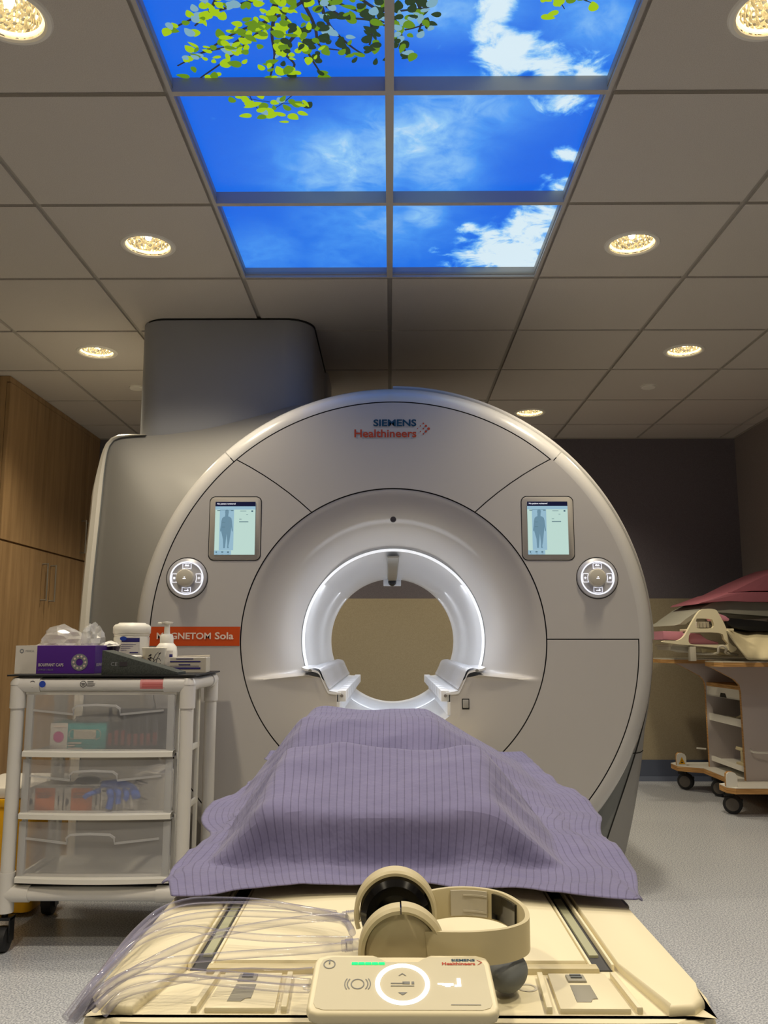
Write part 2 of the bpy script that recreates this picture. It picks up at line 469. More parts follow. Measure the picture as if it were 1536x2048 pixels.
# sky panels
SKZ = CEIL+.043
puff = [(985,30,45,70,1.15),(1020,110,55,60,1.2),(1110,125,90,42,1.1),(1165,150,60,40,.9),(1000,-40,60,50,1),(1140,205,62,24,.9),(1180,120,40,25,.5),
        (1130,310,26,15,.8),(1092,356,12,8,.7),(1120,375,34,14,.85),(935,456,24,12,.85),(1010,505,85,38,1.3),(1060,470,60,45,1.15),(1100,430,30,25,1.0),
        (940,520,50,26,.8),(870,500,22,9,.7),(1030,535,80,25,1.1)]
wisp = [(700,320,110,60,.5),(820,270,110,55,.55),(920,215,110,45,.45),(880,330,70,60,.4),(640,360,70,40,.35),(760,440,120,60,.3),(845,430,40,25,.5),(530,505,70,40,.22),(680,500,60,50,.2),
        (900,20,120,40,.4),(1190,40,80,60,.35),(1150,470,40,60,.3)]
def blobs(px, py, L):
    v = 0
    for cx, cy, rx, ry, a in L: v = max(v, a*math.exp(-((px-cx)/rx)**2*.6-((py-cy)/ry)**2*.6))
    return v
sky_names = {(-1,2):'far left',(0,2):'far right',(-1,1):'second row left',(0,1):'second row right',(-1,0):'third row left',(0,0):'third row right',(-1,-1):'nearest row left',(0,-1):'nearest row right'}
sky_labels = {(-1,2):'backlit sky panel in the ceiling with faint haze, left one of the row nearest the scanner',
 (0,2):'backlit sky panel with a thick white cloud bank, right one of the row nearest the scanner',
 (-1,1):'backlit blue sky panel with a few green leaves at its top edge, left of the middle row',
 (0,1):'backlit sky panel with wispy cloud and small puffs, right of the middle row',
 (-1,0):'backlit sky panel filled with leafy green branches, top left in the ceiling',
 (0,0):'backlit sky panel with dark leaves and a tall white cloud, top right in the ceiling',
 (-1,-1):'backlit leafy sky panel overhead, left, cut by the top of the photo',
 (0,-1):'backlit sky panel overhead, right, cut by the top of the photo'}
panels = {}
for (i, k) in sky_labels:
    x0, x1 = i*TS+(.014 if i == 0 else .012), (i+1)*TS-(.012 if i == -1 else .014); 
    if i == -1: x0 = -TS+.012; x1 = -.012
    else: x0 = .012; x1 = TS-.012
    y0, y1 = Y0+(k-1)*TS+.010, Y0+k*TS-.010
    t = thing('sky_panel', sky_labels[(i,k)], 'ceiling panel', ((x0+x1)/2,(y0+y1)/2,CEIL), group='backlit sky panels')
    n = 48; V = []; A = []; Fc = []
    for a in range(n+1):
        for b in range(n+1):
            x = x0+(x1-x0)*a/n; y = y0+(y1-y0)*b/n; V.append((x,y,SKZ))
            px, py = to_px(x,y,SKZ); A.append((blobs(px,py,puff), blobs(px,py,wisp), 0))
    for a in range(n):
        for b in range(n): Fc.append([a*(n+1)+b,(a+1)*(n+1)+b,(a+1)*(n+1)+b+1,a*(n+1)+b+1])
    d = obj('printed_sky', (V, Fc), 'sky', t, smooth=False)
    at = d.data.attributes.new('cloud', 'FLOAT_VECTOR', 'POINT')
    for q, a in enumerate(A): at.data[q].vector = a
    f = [box(x0-.012,x0,y0-.010,y1+.010,CEIL,SKZ+.01), box(x1,x1+.012,y0-.010,y1+.010,CEIL,SKZ+.01),
         box(x0,x1,y0-.010,y0,CEIL,SKZ+.01), box(x0,x1,y1,y1+.010,CEIL,SKZ+.01)]
    obj('frame', join(*f), 'skyframe', t, smooth=False)
    panels[(i,k)] = dict(t=t, r=(x0,x1,y0,y1), g={})
def panel_of(x, y):
    for key, p in panels.items():
        a,b,c,d = p['r']
        if a-.012 <= x <= b+.012 and c-.01 <= y <= d+.01: return key
rs = random.Random(3)
def leaf_at(px, py, size, kind, ang=None):
    c = on_z(px, py, SKZ-.0015-rs.random()*.002); key = panel_of(c.x, c.y)
    if key is None: return
    a,b,cc,dd = panels[key]['r']
    ang = rs.uniform(0, 6.28) if ang is None else ang
    w = size*rs.uniform(.38,.88); l = size; n = 12; pts = []
    sq = rs.uniform(.75,1)
    for q in range(n):
        t = 2*math.pi*q/n; r = 1+ .18*(max(0, math.cos(t))**6)*1.8
        u, v = l*r*math.cos(t)*sq, w*math.sin(t)*(1-.15*math.cos(t))
        x = c.x+u*math.cos(ang)-v*math.sin(ang); y = c.y+u*math.sin(ang)+v*math.cos(ang)
        pts.append(Vector((min(max(x,a-.0),b), min(max(y,cc),dd), c.z)))
    panels[key]['g'].setdefault('leaf_'+kind, []).append((pts, [list(range(n))]))
def twig(P, w0, w1, leaves=True, kinds='bbmmd', dens=1.0, size=.016):
    pts = catmull([(p[0],p[1],0) for p in P], 6)
    n = len(pts)
    for q in range(n-1):
        a, b = on_z(pts[q].x, pts[q].y, SKZ-.001), on_z(pts[q+1].x, pts[q+1].y, SKZ-.001)
        key = panel_of(a.x,a.y)
        if key is None or panel_of(b.x,b.y) != key: continue
        dirn = (b-a); 
        if dirn.length < 1e-5: continue
        s = dirn.normalized().cross(Z)*(w0+(w1-w0)*q/n)/2
        panels[key]['g'].setdefault('twig', []).append(([a-s,a+s,b+s,b-s], [[0,1,2,3]]))
        if leaves:
            for _ in range(rs.choice((0,1,1,2,2,2)) if dens >= 1 else (1 if rs.random() < dens else 0)):
                leaf_at(pts[q].x+rs.gauss(0,15), pts[q].y+rs.gauss(0,12), size*rs.uniform(.7,1.35), rs.choice(kinds))
T = [([(560,-20),(535,40),(500,80),(450,120),(400,155)],'bbbmm'),([(560,-20),(545,60),(550,110),(540,158)],'bbmmp'),([(640,-20),(560,30),(480,60),(420,95),(355,130)],'bbbmp'),
     ([(560,20),(600,70),(620,110),(645,150)],'bmmdd'),([(545,-10),(470,10),(400,30),(345,55)],'bbmp'),([(620,-20),(680,30),(740,40),(800,60),(850,50)],'ddmpd'),
     ([(640,0),(660,50),(700,90),(730,110)],'dmdpd'),([(700,-20),(760,20),(820,20),(860,15)],'ddpdm'),([(600,-10),(630,50),(640,90),(680,100)],'mmdbd'),
     ([(780,20),(800,60),(810,100),(815,110)],'ddmdp'),([(520,40),(470,85),(420,100),(380,110)],'bbmbp'),([(600,60),(570,100),(590,130),(560,150)],'bbmd'),
     ([(740,20),(745,60),(740,90)],'ddm'),([(440,-20),(420,20),(390,50)],'bbp'),([(830,-10),(845,30),(840,60)],'ddp'),([(640,-10),(700,15),(770,45)],'dmdp')]
for P, kd in T: twig(P, .010, .004, kinds=kd, dens=1, size=.0140)
for P, kd in [([(480,192),(520,200),(560,205),(610,208)],'bbmd'),([(500,190),(515,215),(545,225),(560,232)],'bbmb'),([(585,190),(560,210),(535,222)],'bmbp')]:
    twig(P, .003, .002, kinds=kd, dens=.75, size=.017)
twig([(1100,-15),(1120,5),(1130,20)], .003, .002, kinds='bbm', dens=.7, size=.016)
twig([(1150,-15),(1165,0),(1185,8)], .003, .002, kinds='bmd', dens=.6, size=.015)
for key, p in panels.items():
    for mname, gl in p['g'].items():
        obj('printed_twigs' if mname == 'twig' else 'printed_leaves', join(*gl), mname, p['t'], smooth=False)

# downlights
def make_lamp():
    t = thing('recessed_downlight', '', 'ceiling light', (0,0,CEIL), group='recessed ceiling downlights')
    obj('trim_ring', lathe([(.084,.004),(.084,-.003),(.090,-.007),(.100,-.005),(.104,0),(.104,.001)], n=48), 'white', t, world=False)
    obj('reflector', lathe([(.084,0),(.080,.025),(.070,.07),(.052,.105),(.0,.112)], n=40), 'reflector', t, world=False)
    obj('glass_rim', lathe([(.0835,.004),(.0775,.004),(.0765,.012),(.083,.014)], n=48), 'lampring', t, world=False)
    b = obj('bulb', lathe([(0,.02),(.010,.024),(.013,.035),(.013,.085),(.009,.105)], n=16), 'bulb', t, world=False)
    obj('bulb_holder', lathe([(.018,.082),(.022,.09),(.022,.108),(.0,.108)], n=16), 'white', b, world=False)
    return t
lamp_lab = {(-.92,1.87):'warm recessed downlight in the top left corner of the ceiling view',(.92,1.87):'warm recessed downlight cut by the top right corner',
 (-.92,3.09):'warm recessed downlight left of the sky panels, above the silver duct cover',(.92,3.09):'warm recessed downlight right of the sky panels with its bulb showing',
 (-1.525,4.305):'small warm downlight between the wooden cabinets and the duct cover',(1.525,4.305):'small warm downlight on the right, before the dark wall',
 (.92,5.52):'farthest warm downlight, just above the scanner rim on the right',(-.92,5.52):'recessed downlight hidden behind the duct cover',
 (-.92,.65):'recessed downlight overhead left behind the viewer',(.92,.65):'recessed downlight overhead right behind the viewer',
 (-.92,-.57):'rearmost recessed downlight on the left',(.92,-.57):'rearmost recessed downlight on the right'}
l0 = make_lamp(); first = True
LAMP_W = {1.87:1, 3.09:1, .65:1, -.57:.8, 5.52:1, 4.305:1}
for (lx, ly) in lamps:
    lab = lamp_lab[(lx,ly)]
    if first: l0.location = (lx,ly,CEIL); l0['label'] = lab; first = False; r_ = l0
    else: r_ = flip_copy(l0, (lx,ly,CEIL), rot=random.uniform(0,6), label=lab)
    ld = bpy.data.lights.new('downlight_beam', 'SPOT'); ld.energy = 62*LAMP_W[ly]; ld.color = (1,.875,.65)
    ld.spot_size = R(128); ld.spot_blend = .85; ld.shadow_soft_size = .06
    lo = bpy.data.objects.new('downlight_beam', ld); C.objects.link(lo); lo.location = (lx,ly,CEIL-.012)
# sprinkler caps
sp0 = None
for x, y, lab in ((1.525,4.93,'small round white sprinkler cap in the ceiling before the dark wall'),(-1.50,4.93,'small round sprinkler cap peeking out left of the duct cover')):
    o = obj('sprinkler_cap', lathe([(0,-.012),(.038,-.012),(.042,-.008),(.042,-.001),(.045,0)], (x,y,CEIL), n=28), 'white'); recenter(o,(x,y,CEIL)); tag(o, lab, 'sprinkler cap', 'ceiling sprinkler caps')
# ================================================================ THE SCANNER
GX, GZ = .013, .962
sc = thing('mri_scanner', 'large white ring-shaped magnetic resonance scanner with an open bore and two lit screens', 'scanner', (GX, 3.34, 0))
def sstep(a, b, x):
    t = min(max((x-a)/(b-a), 0), 1); return t*t*(3-2*t)
poly = [(.0,-.405),(.085,-.385),(.216,-.285),(.216,-.199),(.247,-.194),(.268,-.146),(.286,-.1275),(.349,-.1275)]          # lower cut-out of the funnel (half)
def r_in(phi):
    """inner edge of the front funnel at angle phi (radians)"""
    c, s = abs(math.cos(phi)), math.sin(phi)
    if s > -.3467: return .372
    best = .372
    # intersect the ray with the cut-out outline
    for a, b in zip(poly[:-1], poly[1:]):
        dx, dz = b[0]-a[0], b[1]-a[1]; den = c*dz-s*dx
        if abs(den) < 1e-9: continue
        r = (a[0]*dz-a[1]*dx)/den; q = (a[0]*s-a[1]*c)/den
        u = (r*c-a[0])/dx if abs(dx) > 1e-6 else (r*s-a[1])/dz
        if -.001 <= u <= 1.001 and r > 0: return r
    return min(best, .216/max(c,.01)) if s < -.5 else best
def ydepth(phi, r, below=None, bump=0):
    x, z = r*math.cos(phi), r*math.sin(phi)
    if r < .588:
        t = (.588-r)/(.588-.372)
        fun = .001+.18*(t**1.9)
        # overhanging lip at the top of the funnel
        lip = sstep(.62, .93, math.sin(phi))
        fun += .016*lip*sstep(.472, .466, r)
        if below is None: below = 0 if math.sin(phi) > -.3 else 1
        wing = bump*.012*sstep(.60,.34,r)
        return 3.350+fun*(1-below)-wing
    if r < .945: return 3.345+.012*((r-.588)/.36)**2*0+.004
    t = min((r-.945)/.07, 1)
    return 3.349+.085*(1-math.sqrt(max(0, 1-t*t)))
def pol(phi, r, dy=0, y=None):
    z = max(GZ+r*math.sin(phi), .035)
    return Vector((GX+r*math.cos(phi), (ydepth(phi, r) if y is None else y)+dy, z))
def patch(f0, f1, r0, r1, n=60, m=6, dy=0):
    """f0,f1: angle limits (deg) as functions of r"""
    cur = []
    for j in range(m+1):
        r = r0+(r1-r0)*j/m
        a, b = R(f0(r)), R(f1(r))
        cur.append([pol(a+(b-a)*i/n, r, dy) for i in range(n+1)])
    return loft(cur)
G = .0022                      # half of the joint width
K = lambda v: (lambda r: v)
def deg(w, r): return math.degrees(w/r)
def tilt(r):                   # the slanting upper joints
    return 57.0+(48.6-57.0)*(r-.588)/(.94-.588)
# dark backing behind every joint
obj('joint_backing', join(loft([[pol(2*math.pi*i/160, r, 0, y=3.3585) for i in range(161)] for r in (.584,.80,.965)])), 'gap', sc)
# funnel with smooth inner edge
cur = []
NA = 720
for j in range(45):
    u = j/44
    c = []
    for i in range(NA+1):
        ph = 2*math.pi*i/NA; ri = r_in(ph); ro = .588-G; r = ro+(ri-ro)*u
        # base angle measured below the horizontal on either side
        right = math.cos(ph) >= 0
        b = math.degrees(math.asin(max(-1, min(1, math.sin(ph)))))
        b0 = -20.3
        xx = min(.55, math.sqrt(max(r*r-.02, .01)))
        want = math.degrees(math.asin(max(-1, (-.129-.075*max(0, xx-.33))/r)))
        sh = (want-b0)*math.exp(-((b-b0)/11.0)**2)
        nb = b+sh; p2 = R(nb) if right else math.pi-R(nb)
        below = sstep(b0+.5, b0-1.1, b); bump = math.exp(-((b-b0+.6)/1.5)**2)
        z = max(GZ+r*math.sin(p2), .035)
        c.append(Vector((GX+r*math.cos(p2), ydepth(p2, r, below, bump), z)))
    cur.append(c)
fo = obj('bore_funnel', loft(cur), 'shell', sc)
obj('upper_front_panel', patch(lambda r: tilt(r)+deg(G,r), lambda r: 180-tilt(r)-deg(G,r), .588+G, .94-G), 'shell', sc)
obj('side_front_panel', patch(lambda r: deg(G,r), lambda r: tilt(r)-deg(G,r), .588+G, .945-G/4), 'shell', sc)
obj('side_front_panel', patch(lambda r: 180-tilt(r)+deg(G,r), lambda r: 270, .588+G, .94-G, n=90), 'shell', sc)
obj('service_door', patch(lambda r: -90, lambda r: -deg(G,r), .588+G, .94-G), 'shell', sc)
# rim of the disc, split where the photo shows joints
rim_t = 47.8
for a, b, nm in ((rim_t+.12,180-rim_t-.12,'upper_rim'),(-62,rim_t-.12,'side_rim'),(180-rim_t+.12,242,'side_rim')):
    cur = []
    for r in (.94+G,.95,.96,.972,.984,.994,1.003,1.009,1.013,1.015):
        cur.append([pol(R(a+(b-a)*i/90), r) for i in range(91)])
    cur.append([pol(R(a+(b-a)*i/90), 1.015, y=3.46) for i in range(91)])
    cur.append([pol(R(a+(b-a)*i/90), .995, y=3.475) for i in range(91)])
    obj(nm, loft(cur), 'rim', sc)
# tunnel
cur = []
for yy, k in ((None,0),(3.565,.04),(3.60,.10),(3.66,.3),(3.75,.55),(3.9,.8),(4.1,1),(4.5,1),(4.9,1),(5.04,1),(5.08,1.0)):
    c = []
    for i in range(NA+1):
        ph = 2*math.pi*i/NA; ri = r_in(ph); low = sstep(-.5,-.62, math.sin(ph))
        if yy is None: y = ydepth(ph, ri, 1 if math.sin(ph) < -.3467 else 0)
        else: y = max(yy, 3.36+.01*k)
        r = ri+(.352-ri)*k
        if yy == 5.08: r = .375
        c.append(pol(ph, r, y=y))
    cur.append(c)
obj('bore_tunnel', loft(cur), 'bore', sc)
# front ring light set around the tunnel mouth (upper three quarters) and dark joint line
a0, a1 = -19, 199
def arc_strip(r0, y0, r1, y1, a0, a1, n=120):
    return loft([[pol(R(a0+(a1-a0)*i/n), r0, y=y0) for i in range(n+1)], [pol(R(a0+(a1-a0)*i/n), r1, y=y1) for i in range(n+1)]])
obj('ring_joint', arc_strip(.373, 3.529, .370, 3.532, a0, a1), 'dgrey', sc)
obj('ring_light', arc_strip(.3695, 3.535, .3605, 3.550, a0, a1), 'led_ring', sc, label='glowing white ring around the bore mouth')
# lower inner step lit ring towards the back of the tunnel
obj('bore_liner', loft([[pol(R(215+110*i/60), rr, y=yy) for i in range(61)] for rr, yy in ((.351,4.3),(.342,4.32),(.342,5.0))]), 'bore', sc)
# arm-rest rails through the tunnel
for s in (-1, 1):
    pr = catmull([(.352,-.105),(.335,-.112),(.305,-.116),(.285,-.124),(.272,-.150),(.255,-.185),(.246,-.197),(.225,-.200),(.200,-.200)], 4)
    pr = [(p.x, p.y) for p in [Vector((a[0],a[1])) for a in pr]]
    V, Fc = [], []; ys = [3.345,3.36]+[3.36+.1*k for k in range(1,18)]
    sec = [(x,z) for x,z in pr]+[(x,z-.008) for x,z in pr[::-1]]
    cs = [[Vector((GX+s*x, y, GZ+z)) for x,z in sec] for y in ys]
    V, Fc = loft(cs, closed=True); Fc.append(list(range(len(sec)))); Fc.append([len(V)-1-k for k in range(len(sec))])
    rl = obj('arm_rail', (V,Fc), 'bore', sc)
    # metal skin on the slope
    sk = [(.322,-.111),(.306,-.113),(.286,-.121),(.274,-.146),(.257,-.182),(.249,-.192)]
    sk = [(p.x,p.y) for p in catmull([(a,b,0) for a,b in sk], 4)]
    obj('rail_skin', loft([[Vector((GX+s*(x-.0045), y, GZ+z+.0045)) for x,z in sk] for y in (3.348,5.05)]), 'railskin', rl)
    blk = []
    for k in range(9):
        y0 = 3.372+k*.186
        blk.append(box(GX+s*.214 if s > 0 else GX-.214, GX+s*.214+.0 if s < 0 else GX+.214, y0, y0+.183, 0, 0) if 0 else
                   box(min(GX+s*.182,GX+s*.214), max(GX+s*.182,GX+s*.214), y0, y0+.183, GZ-.236, GZ-.194, .003))
    blk.append(box(min(GX+s*.205,GX+s*.216), max(GX+s*.205,GX+s*.216), 3.352, 5.0, GZ-.285, GZ-.236))
    obj('table_rail', join(*blk), 'bore', rl)
    obj('rail_screw', lathe([(0,0),(.006,0),(.006,.003)], (GX+s*.198, 3.366, GZ-.214), 'y', 12), 'steel', rl)
    obj('rail_marker', lathe([(0,-.002),(.006,-.002),(.006,.004)], (GX+s*.318, 3.338, GZ-.118), 'y', 12), 'icon', rl)
# ceiling strip and camera in the tunnel
obj('tunnel_camera_strip', join(prism([(GX-.027,GZ+.350),(GX+.027,GZ+.350),(GX+.022,GZ+.338),(GX-.022,GZ+.338)], 3.63, 4.95, 'y', .002)), 'steel', sc)
mt = obj('camera_mount', box(GX-.052,GX+.052,5.05,5.09,GZ+.315,GZ+.37,.004), 'bore', sc)
obj('camera_lens', lathe([(0,-.03),(.016,-.026),(.024,-.01),(.024,.02)], (GX,5.05,GZ+.338), 'y', 20), 'black', mt)
obj('sensor_dot', lathe([(0,-.004),(.010,-.003),(.012,.002)], (GX,3.376,GZ+.469), 'y', 16), 'ink', sc)
# silver band, grey skirt and side covers -------------------------------------------------
def outline_R(t):
    """right outline of the body, t 0 (top) .. 1 (floor)"""
    if t < .5:
        a = R(90-180*t); return Vector((GX+1.045*math.cos(a), 0, GZ+1.045*math.sin(a)))
    u = (t-.5)*2; z = GZ*(1-u)+.03*u
    return Vector((GX+1.045-.03*u-.125*u**2.2, 0, z))
def outline_Rin(t):
    if t < .5: return outline_R(t)
    p = outline_R(t); u = (t-.5)*2; return p-X*(.008+.115*sstep(.05,1,u))
def discc(t):
    a = R(90-180*t) if t < .5 else -R(75*((t-.5)*2))
    z = max(GZ+.998*math.sin(a), .03); return Vector((GX+.998*math.cos(a), 3.472, z))
N = 120
obj('silver_band', loft([[discc(.5*i/N) for i in range(N+1)], [Vector((p.x*1,3.500,p.z)) for p in [outline_R(.5*i/N) for i in range(N+1)]]]), 'silver', sc)
def blend(i): return .5+.5*i/N
t_ = [blend(i) for i in range(N+1)]
obj('lower_skirt', loft([[discc(t) for t in t_], [outline_Rin(t)*1+Y*3.50 for t in t_]]), 'dgrey', sc)
lowc = []
for dy, dx in ((3.500,0),(3.508,.004)): lowc.append([outline_Rin(t)+Vector((dx,dy,0)) for t in t_])
obj('skirt_joint', loft([[outline_Rin(t)+Vector((-.003,3.4985,0)) for t in t_],[outline_Rin(t)+Vector((.003,3.500,0)) for t in t_]]), 'gap', sc)
c1 = [outline_Rin(t)+Vector((.003,3.500,0)) for t in t_]; c2 = [(outline_R(t)*.35+outline_Rin(t)*.65)+Vector((.004,3.52,0)) for t in t_]
c3 = [outline_R(t)+Vector((-.004,3.58,0)) for t in t_]; c4 = [outline_R(t)+Vector((0,3.66,0)) for t in t_]; c5 = [outline_R(t)+Vector((-.02,4.95,0)) for t in t_]
obj('side_cover', loft([c1,c2,c3,c4,c5]), 'silver', sc)
tt = [.5*i/N for i in range(N+1)]
tj = .5+.5*(GZ-.52)/(GZ-.03)
jr, ji = outline_R(tj), outline_Rin(tj)
obj('cover_joint', tube([Vector((ji.x-.05,3.4965,.52)), ji+Y*3.4985, ji+Vector((.003,3.4995,0)), (jr*.35+ji*.65)+Vector((.0045,3.519,0)), jr+Vector((-.0035,3.58,0)), jr+Vector((.0005,3.66,0))], .0022, 6), 'gap', sc)
obj('body_cover', loft([[outline_R(t)+Y*3.500 for t in tt],[outline_R(t)*1+Vector((.006*math.sin(2*math.pi*.5*t*2+.0),3.505,.008*math.cos(math.pi*t))) for t in tt],
     [outline_R(t)+Vector((.006,3.53,.012)) for t in tt],[outline_R(t)+Vector((-.02,4.95,0)) for t in tt]]), 'shell', sc)
# horizontal joint between upper and lower side cover
# left wing: silver sheet from the disc back to the wide magnet housing
def Bc(t):
    P = [(-.10,2.035),(-.40,2.025),(-.60,1.972),(-.82,1.915),(-1.02,1.885),(-1.18,1.876),(-1.245,1.862),(-1.275,1.82),(-1.290,1.72),(-1.302,1.5),(-1.318,1.2),(-1.328,.85),(-1.335,.4),(-1.335,.03)]
    return P
Bp = catmull([(a,0,b) for a,b in Bc(0)], 12)
def resample(P, n):
    L = [0]
    for a, b in zip(P[:-1], P[1:]): L.append(L[-1]+(Vector(b)-Vector(a)).length)
    out = []; j = 0
    for i in range(n+1):
        s = L[-1]*i/n
        while j < len(L)-2 and L[j+1] < s: j += 1
        out.append(Vector(P[j]).lerp(Vector(P[j+1]), (s-L[j])/max(L[j+1]-L[j],1e-9)))
    return out
NB = 100
Bs = [p+Y*3.82 for p in resample(Bp, NB)]
As = [Vector((GX+.998*math.cos(R(96+(246-96)*i/NB)), 3.472, max(GZ+.998*math.sin(R(96+(246-96)*i/NB)), .03))) for i in range(NB+1)]
def mixc(A, B, k, dip=0): return [a.lerp(b, k) - Vector((0,0,1))*dip*4*k*(1-k) for a, b in zip(A, B)]
cv = []
for k in (0,.02,.06,.12,.2,.3,.4,.5,.6,.7,.8,.88,.94,1):
    c = []
    for i, (a, b) in enumerate(zip(As, Bs)):
        u = i/NB
        p = a.lerp(b, k)
        # sheet leaves the disc going straight back, then swings outward
        yk = a.y+(b.y-a.y)*(k**.8); sag = .018*math.sin(math.pi*k)*sstep(.65,.2,u)
        p = Vector((a.x+(b.x-a.x)*k, yk, a.z+(b.z-a.z)*k-sag)); c.append(p)
    cv.append(c)
obj('wing_cover', loft(cv), 'silver', sc)
def outward(P, d, dy):
    o = []; n = len(P)
    for i, p in enumerate(P):
        t = P[min(i+1,n-1)]-P[max(i-1,0)]; t.y = 0; t.normalize(); nn = Vector((t.z,0,-t.x))
        if nn.x > .2 and nn.z < .2: nn = -nn
        if nn.z < -.2: nn = -nn
        o.append(p+nn*d*min(1, .04+i/14)+Y*dy)
    return o
bi = next(i for i, p in enumerate(Bs) if p.x < -1.10)
Bn = Bs[bi:]
obj('wing_top', loft([[p+Y*.0 for p in Bs[:bi+3]], [p+Vector((0,.03,.006)) for p in Bs[:bi+3]], [p+Vector((0,1.15,.0)) for p in Bs[:bi+3]]]), 'silver', sc)

wb = [outward(Bn,-.002,-.012), outward(Bn,.012,-.022), outward(Bn,.036,-.015), outward(Bn,.050,.01), outward(Bn,.054,.05), outward(Bn,.055,1.15)]
obj('rear_edge_cover', loft(wb), 'rim_lit', sc)
obj('edge_joint', loft([outward(Bn,-.006,-.006), outward(Bn,0,-.0135)]), 'dgrey', sc)
# back face of the body
obj('back_cover', loft([[pol(2*math.pi*i/90, .375, y=5.08) for i in range(91)], [pol(2*math.pi*i/90, .6, y=5.08) for i in range(91)], [pol(2*math.pi*i/90, 1.0, y=4.95) for i in range(91)]]), 'shell', sc)
# screens
FY = 3.349
def screen(cx, cz, mirror):
    w, h = .200, .248
    hs = obj('screen_bezel', prism(rrect(cx-w/2,cx+w/2,cz-h/2,cz+h/2,.020,6), FY-.002, FY+.01, 'y', .002), 'bezel', sc)
    obj('bezel_joint', join(prism(rrect(cx-w/2-.003,cx+w/2+.003,cz-h/2-.003,cz+h/2+.003,.022,6), FY-.0008, FY+.006, 'y')), 'gap', hs)
    o = Vector((cx-.079, FY-.0035, cz-.104)); W, H = .158, .209
    obj('display', quad(o, X*W, Z*H), 'scr_w', hs, smooth=False, label='lit pale green display')
    obj('display_header', quad(o+Z*(H-.018)-Y*.0004, X*W, Z*.018), 'scr_navy', hs, smooth=False)
    obj('display_background', join(quad(o+X*.018+Z*.018-Y*.0004, X*.056, Z*.160), quad(o-Y*.0004, X*.066, Z*.017), quad(o+Z*.178-Y*.0003, X*W, Z*.013)), 'scr_b', hs, smooth=False)
    text('No patient registered', o+X*.007+Z*(H-.0125)-Y*.0008, X, Z, .072, .0078, 'scr_txt', hs, .02, depth=.0002)
    # standing figure, seen from the front
    half = [(.000,.158),(.006,.156),(.0075,.148),(.006,.140),(.003,.136),(.0035,.132),(.012,.129),(.018,.124),(.021,.112),(.0225,.095),(.025,.078),(.024,.070),(.021,.074),(.0195,.090),(.0165,.106),(.0155,.095),(.0145,.085),(.0165,.072),(.0155,.055),(.0125,.040),(.012,.028),(.0085,.012),(.011,.006),(.0045,.006),(.0045,.028),(.0035,.045),(.001,.062)]
    fx = o+X*.046+Z*.020-Y*.0008
    L_ = [(a,b) for a,b in half]
    V = [fx+X*a+Z*b for a,b in L_]+[fx-X*a+Z*b for a,b in L_[::-1]]
    bm = bmesh.new(); vs = [bm.verts.new(v) for v in V]
    f = bm.faces.new(vs); bmesh.ops.triangulate(bm, faces=[f]); obj('display_figure', join(bm), 'scr_fig', hs, smooth=False)
    obj('display_details', lines(o-Y*.0006, X, Z, [(.008,.173,.012,.003),(.062,.173,.010,.003),(.020,.1755,.05,.001),(.098,.171,.024,.002),(.142,.168,.007,.007),(.122,.158,.007,.0015),
        (.095,.139,.009,.002),(.095,.128,.036,.003),(.028,.127,.012,.0015),(.028,.108,.012,.0015),(.006,.007,.005,.006),(.028,.008,.008,.005),(.051,.007,.007,.006),(.007,.002,.007,.001),(.03,.002,.007,.001),(.052,.002,.007,.001)]), 'scr_line', hs, smooth=False)
screen(-.607, 1.392, 1); screen(.617, 1.392, -1)
def dial(cx, cz, s):
    c = (cx, FY, cz)
    d = obj('control_dial', lathe([(0,-.006),(.062,-.006),(.066,-.009),(.076,-.006),(.078,0),(.079,.004)], c, 'y', 56), 'dialrim', sc)
    obj('dial_joint', lathe([(.079,-.001),(.0815,-.001),(.0815,.003)], c, 'y', 56), 'gap', d)
    obj('dial_ring_light', lathe([(.0605,-.0075),(.0605,-.0092),(.0638,-.0102),(.0638,-.0085)], c, 'y', 64), 'ledblue', d, label='glowing white ring')
    obj('dial_face', lathe([(0,-.0065),(.060,-.0065)], c, 'y', 48), 'dialface', d)
    obj('dial_collar', lathe([(.0,-.0068),(.066,-.0068)], c, 'y', 48), 'dialrim', d)
    obj('knob', lathe([(.034,-.007),(.034,-.024),(.031,-.029),(.026,-.0305),(0,-.031)], (cx-.004,FY,cz), 'y', 48), 'coilgrey', d)
    # lit outlines of the four buttons and their icons
    gl = []
    for a in (0, 90, 180, 270):
        p = []
        for r, sgn in ((.0385,1),(.0575,-1)):
            for k in range(9):
                p.append((r, a+sgn*(-22+44*k/8)*(.0385/r if r > .05 else 1)*1.12))
        p = [Vector((cx+r*math.cos(R(t)), FY-.0085, cz+r*math.sin(R(t)))) for r, t in p]
        gl.append(sweep(p, [(-.0007,-.0004),(.0007,-.0004),(.0007,.0004),(-.0007,.0004)], closed=True, up=Y))
    q = lambda a, b, w, h: quad((cx+a-w/2, FY-.0088, cz+b-h/2), X*w, Z*h)
    gl += [q(s*.048,0,.010,.0016), q(s*.048,0,.0016,.010), q(-s*.048,0,.007,.008), q(0,.048,.016,.004), q(-.004,.051,.004,.004), q(.004,.050,.003,.004),
           q(0,-.048,.016,.003), q(.006,-.046,.003,.008)]
    objs('button_outline', gl[:4], 'ledblue', d, smooth=False)
    objs('button_symbol', (join(*gl[4:6]), gl[6], join(*gl[7:10]), join(*gl[10:])), 'ledblue', d, smooth=False)
    obj('knob_icon', join(quad((cx-.010,FY-.0315,cz-.005), X*.012, Z*.003), quad((cx-.006,FY-.0315,cz), X*.005, Z*.004)), 'ledblue', d, smooth=False)
dial(-.789, 1.197, 1); dial(.803, 1.197, -1)
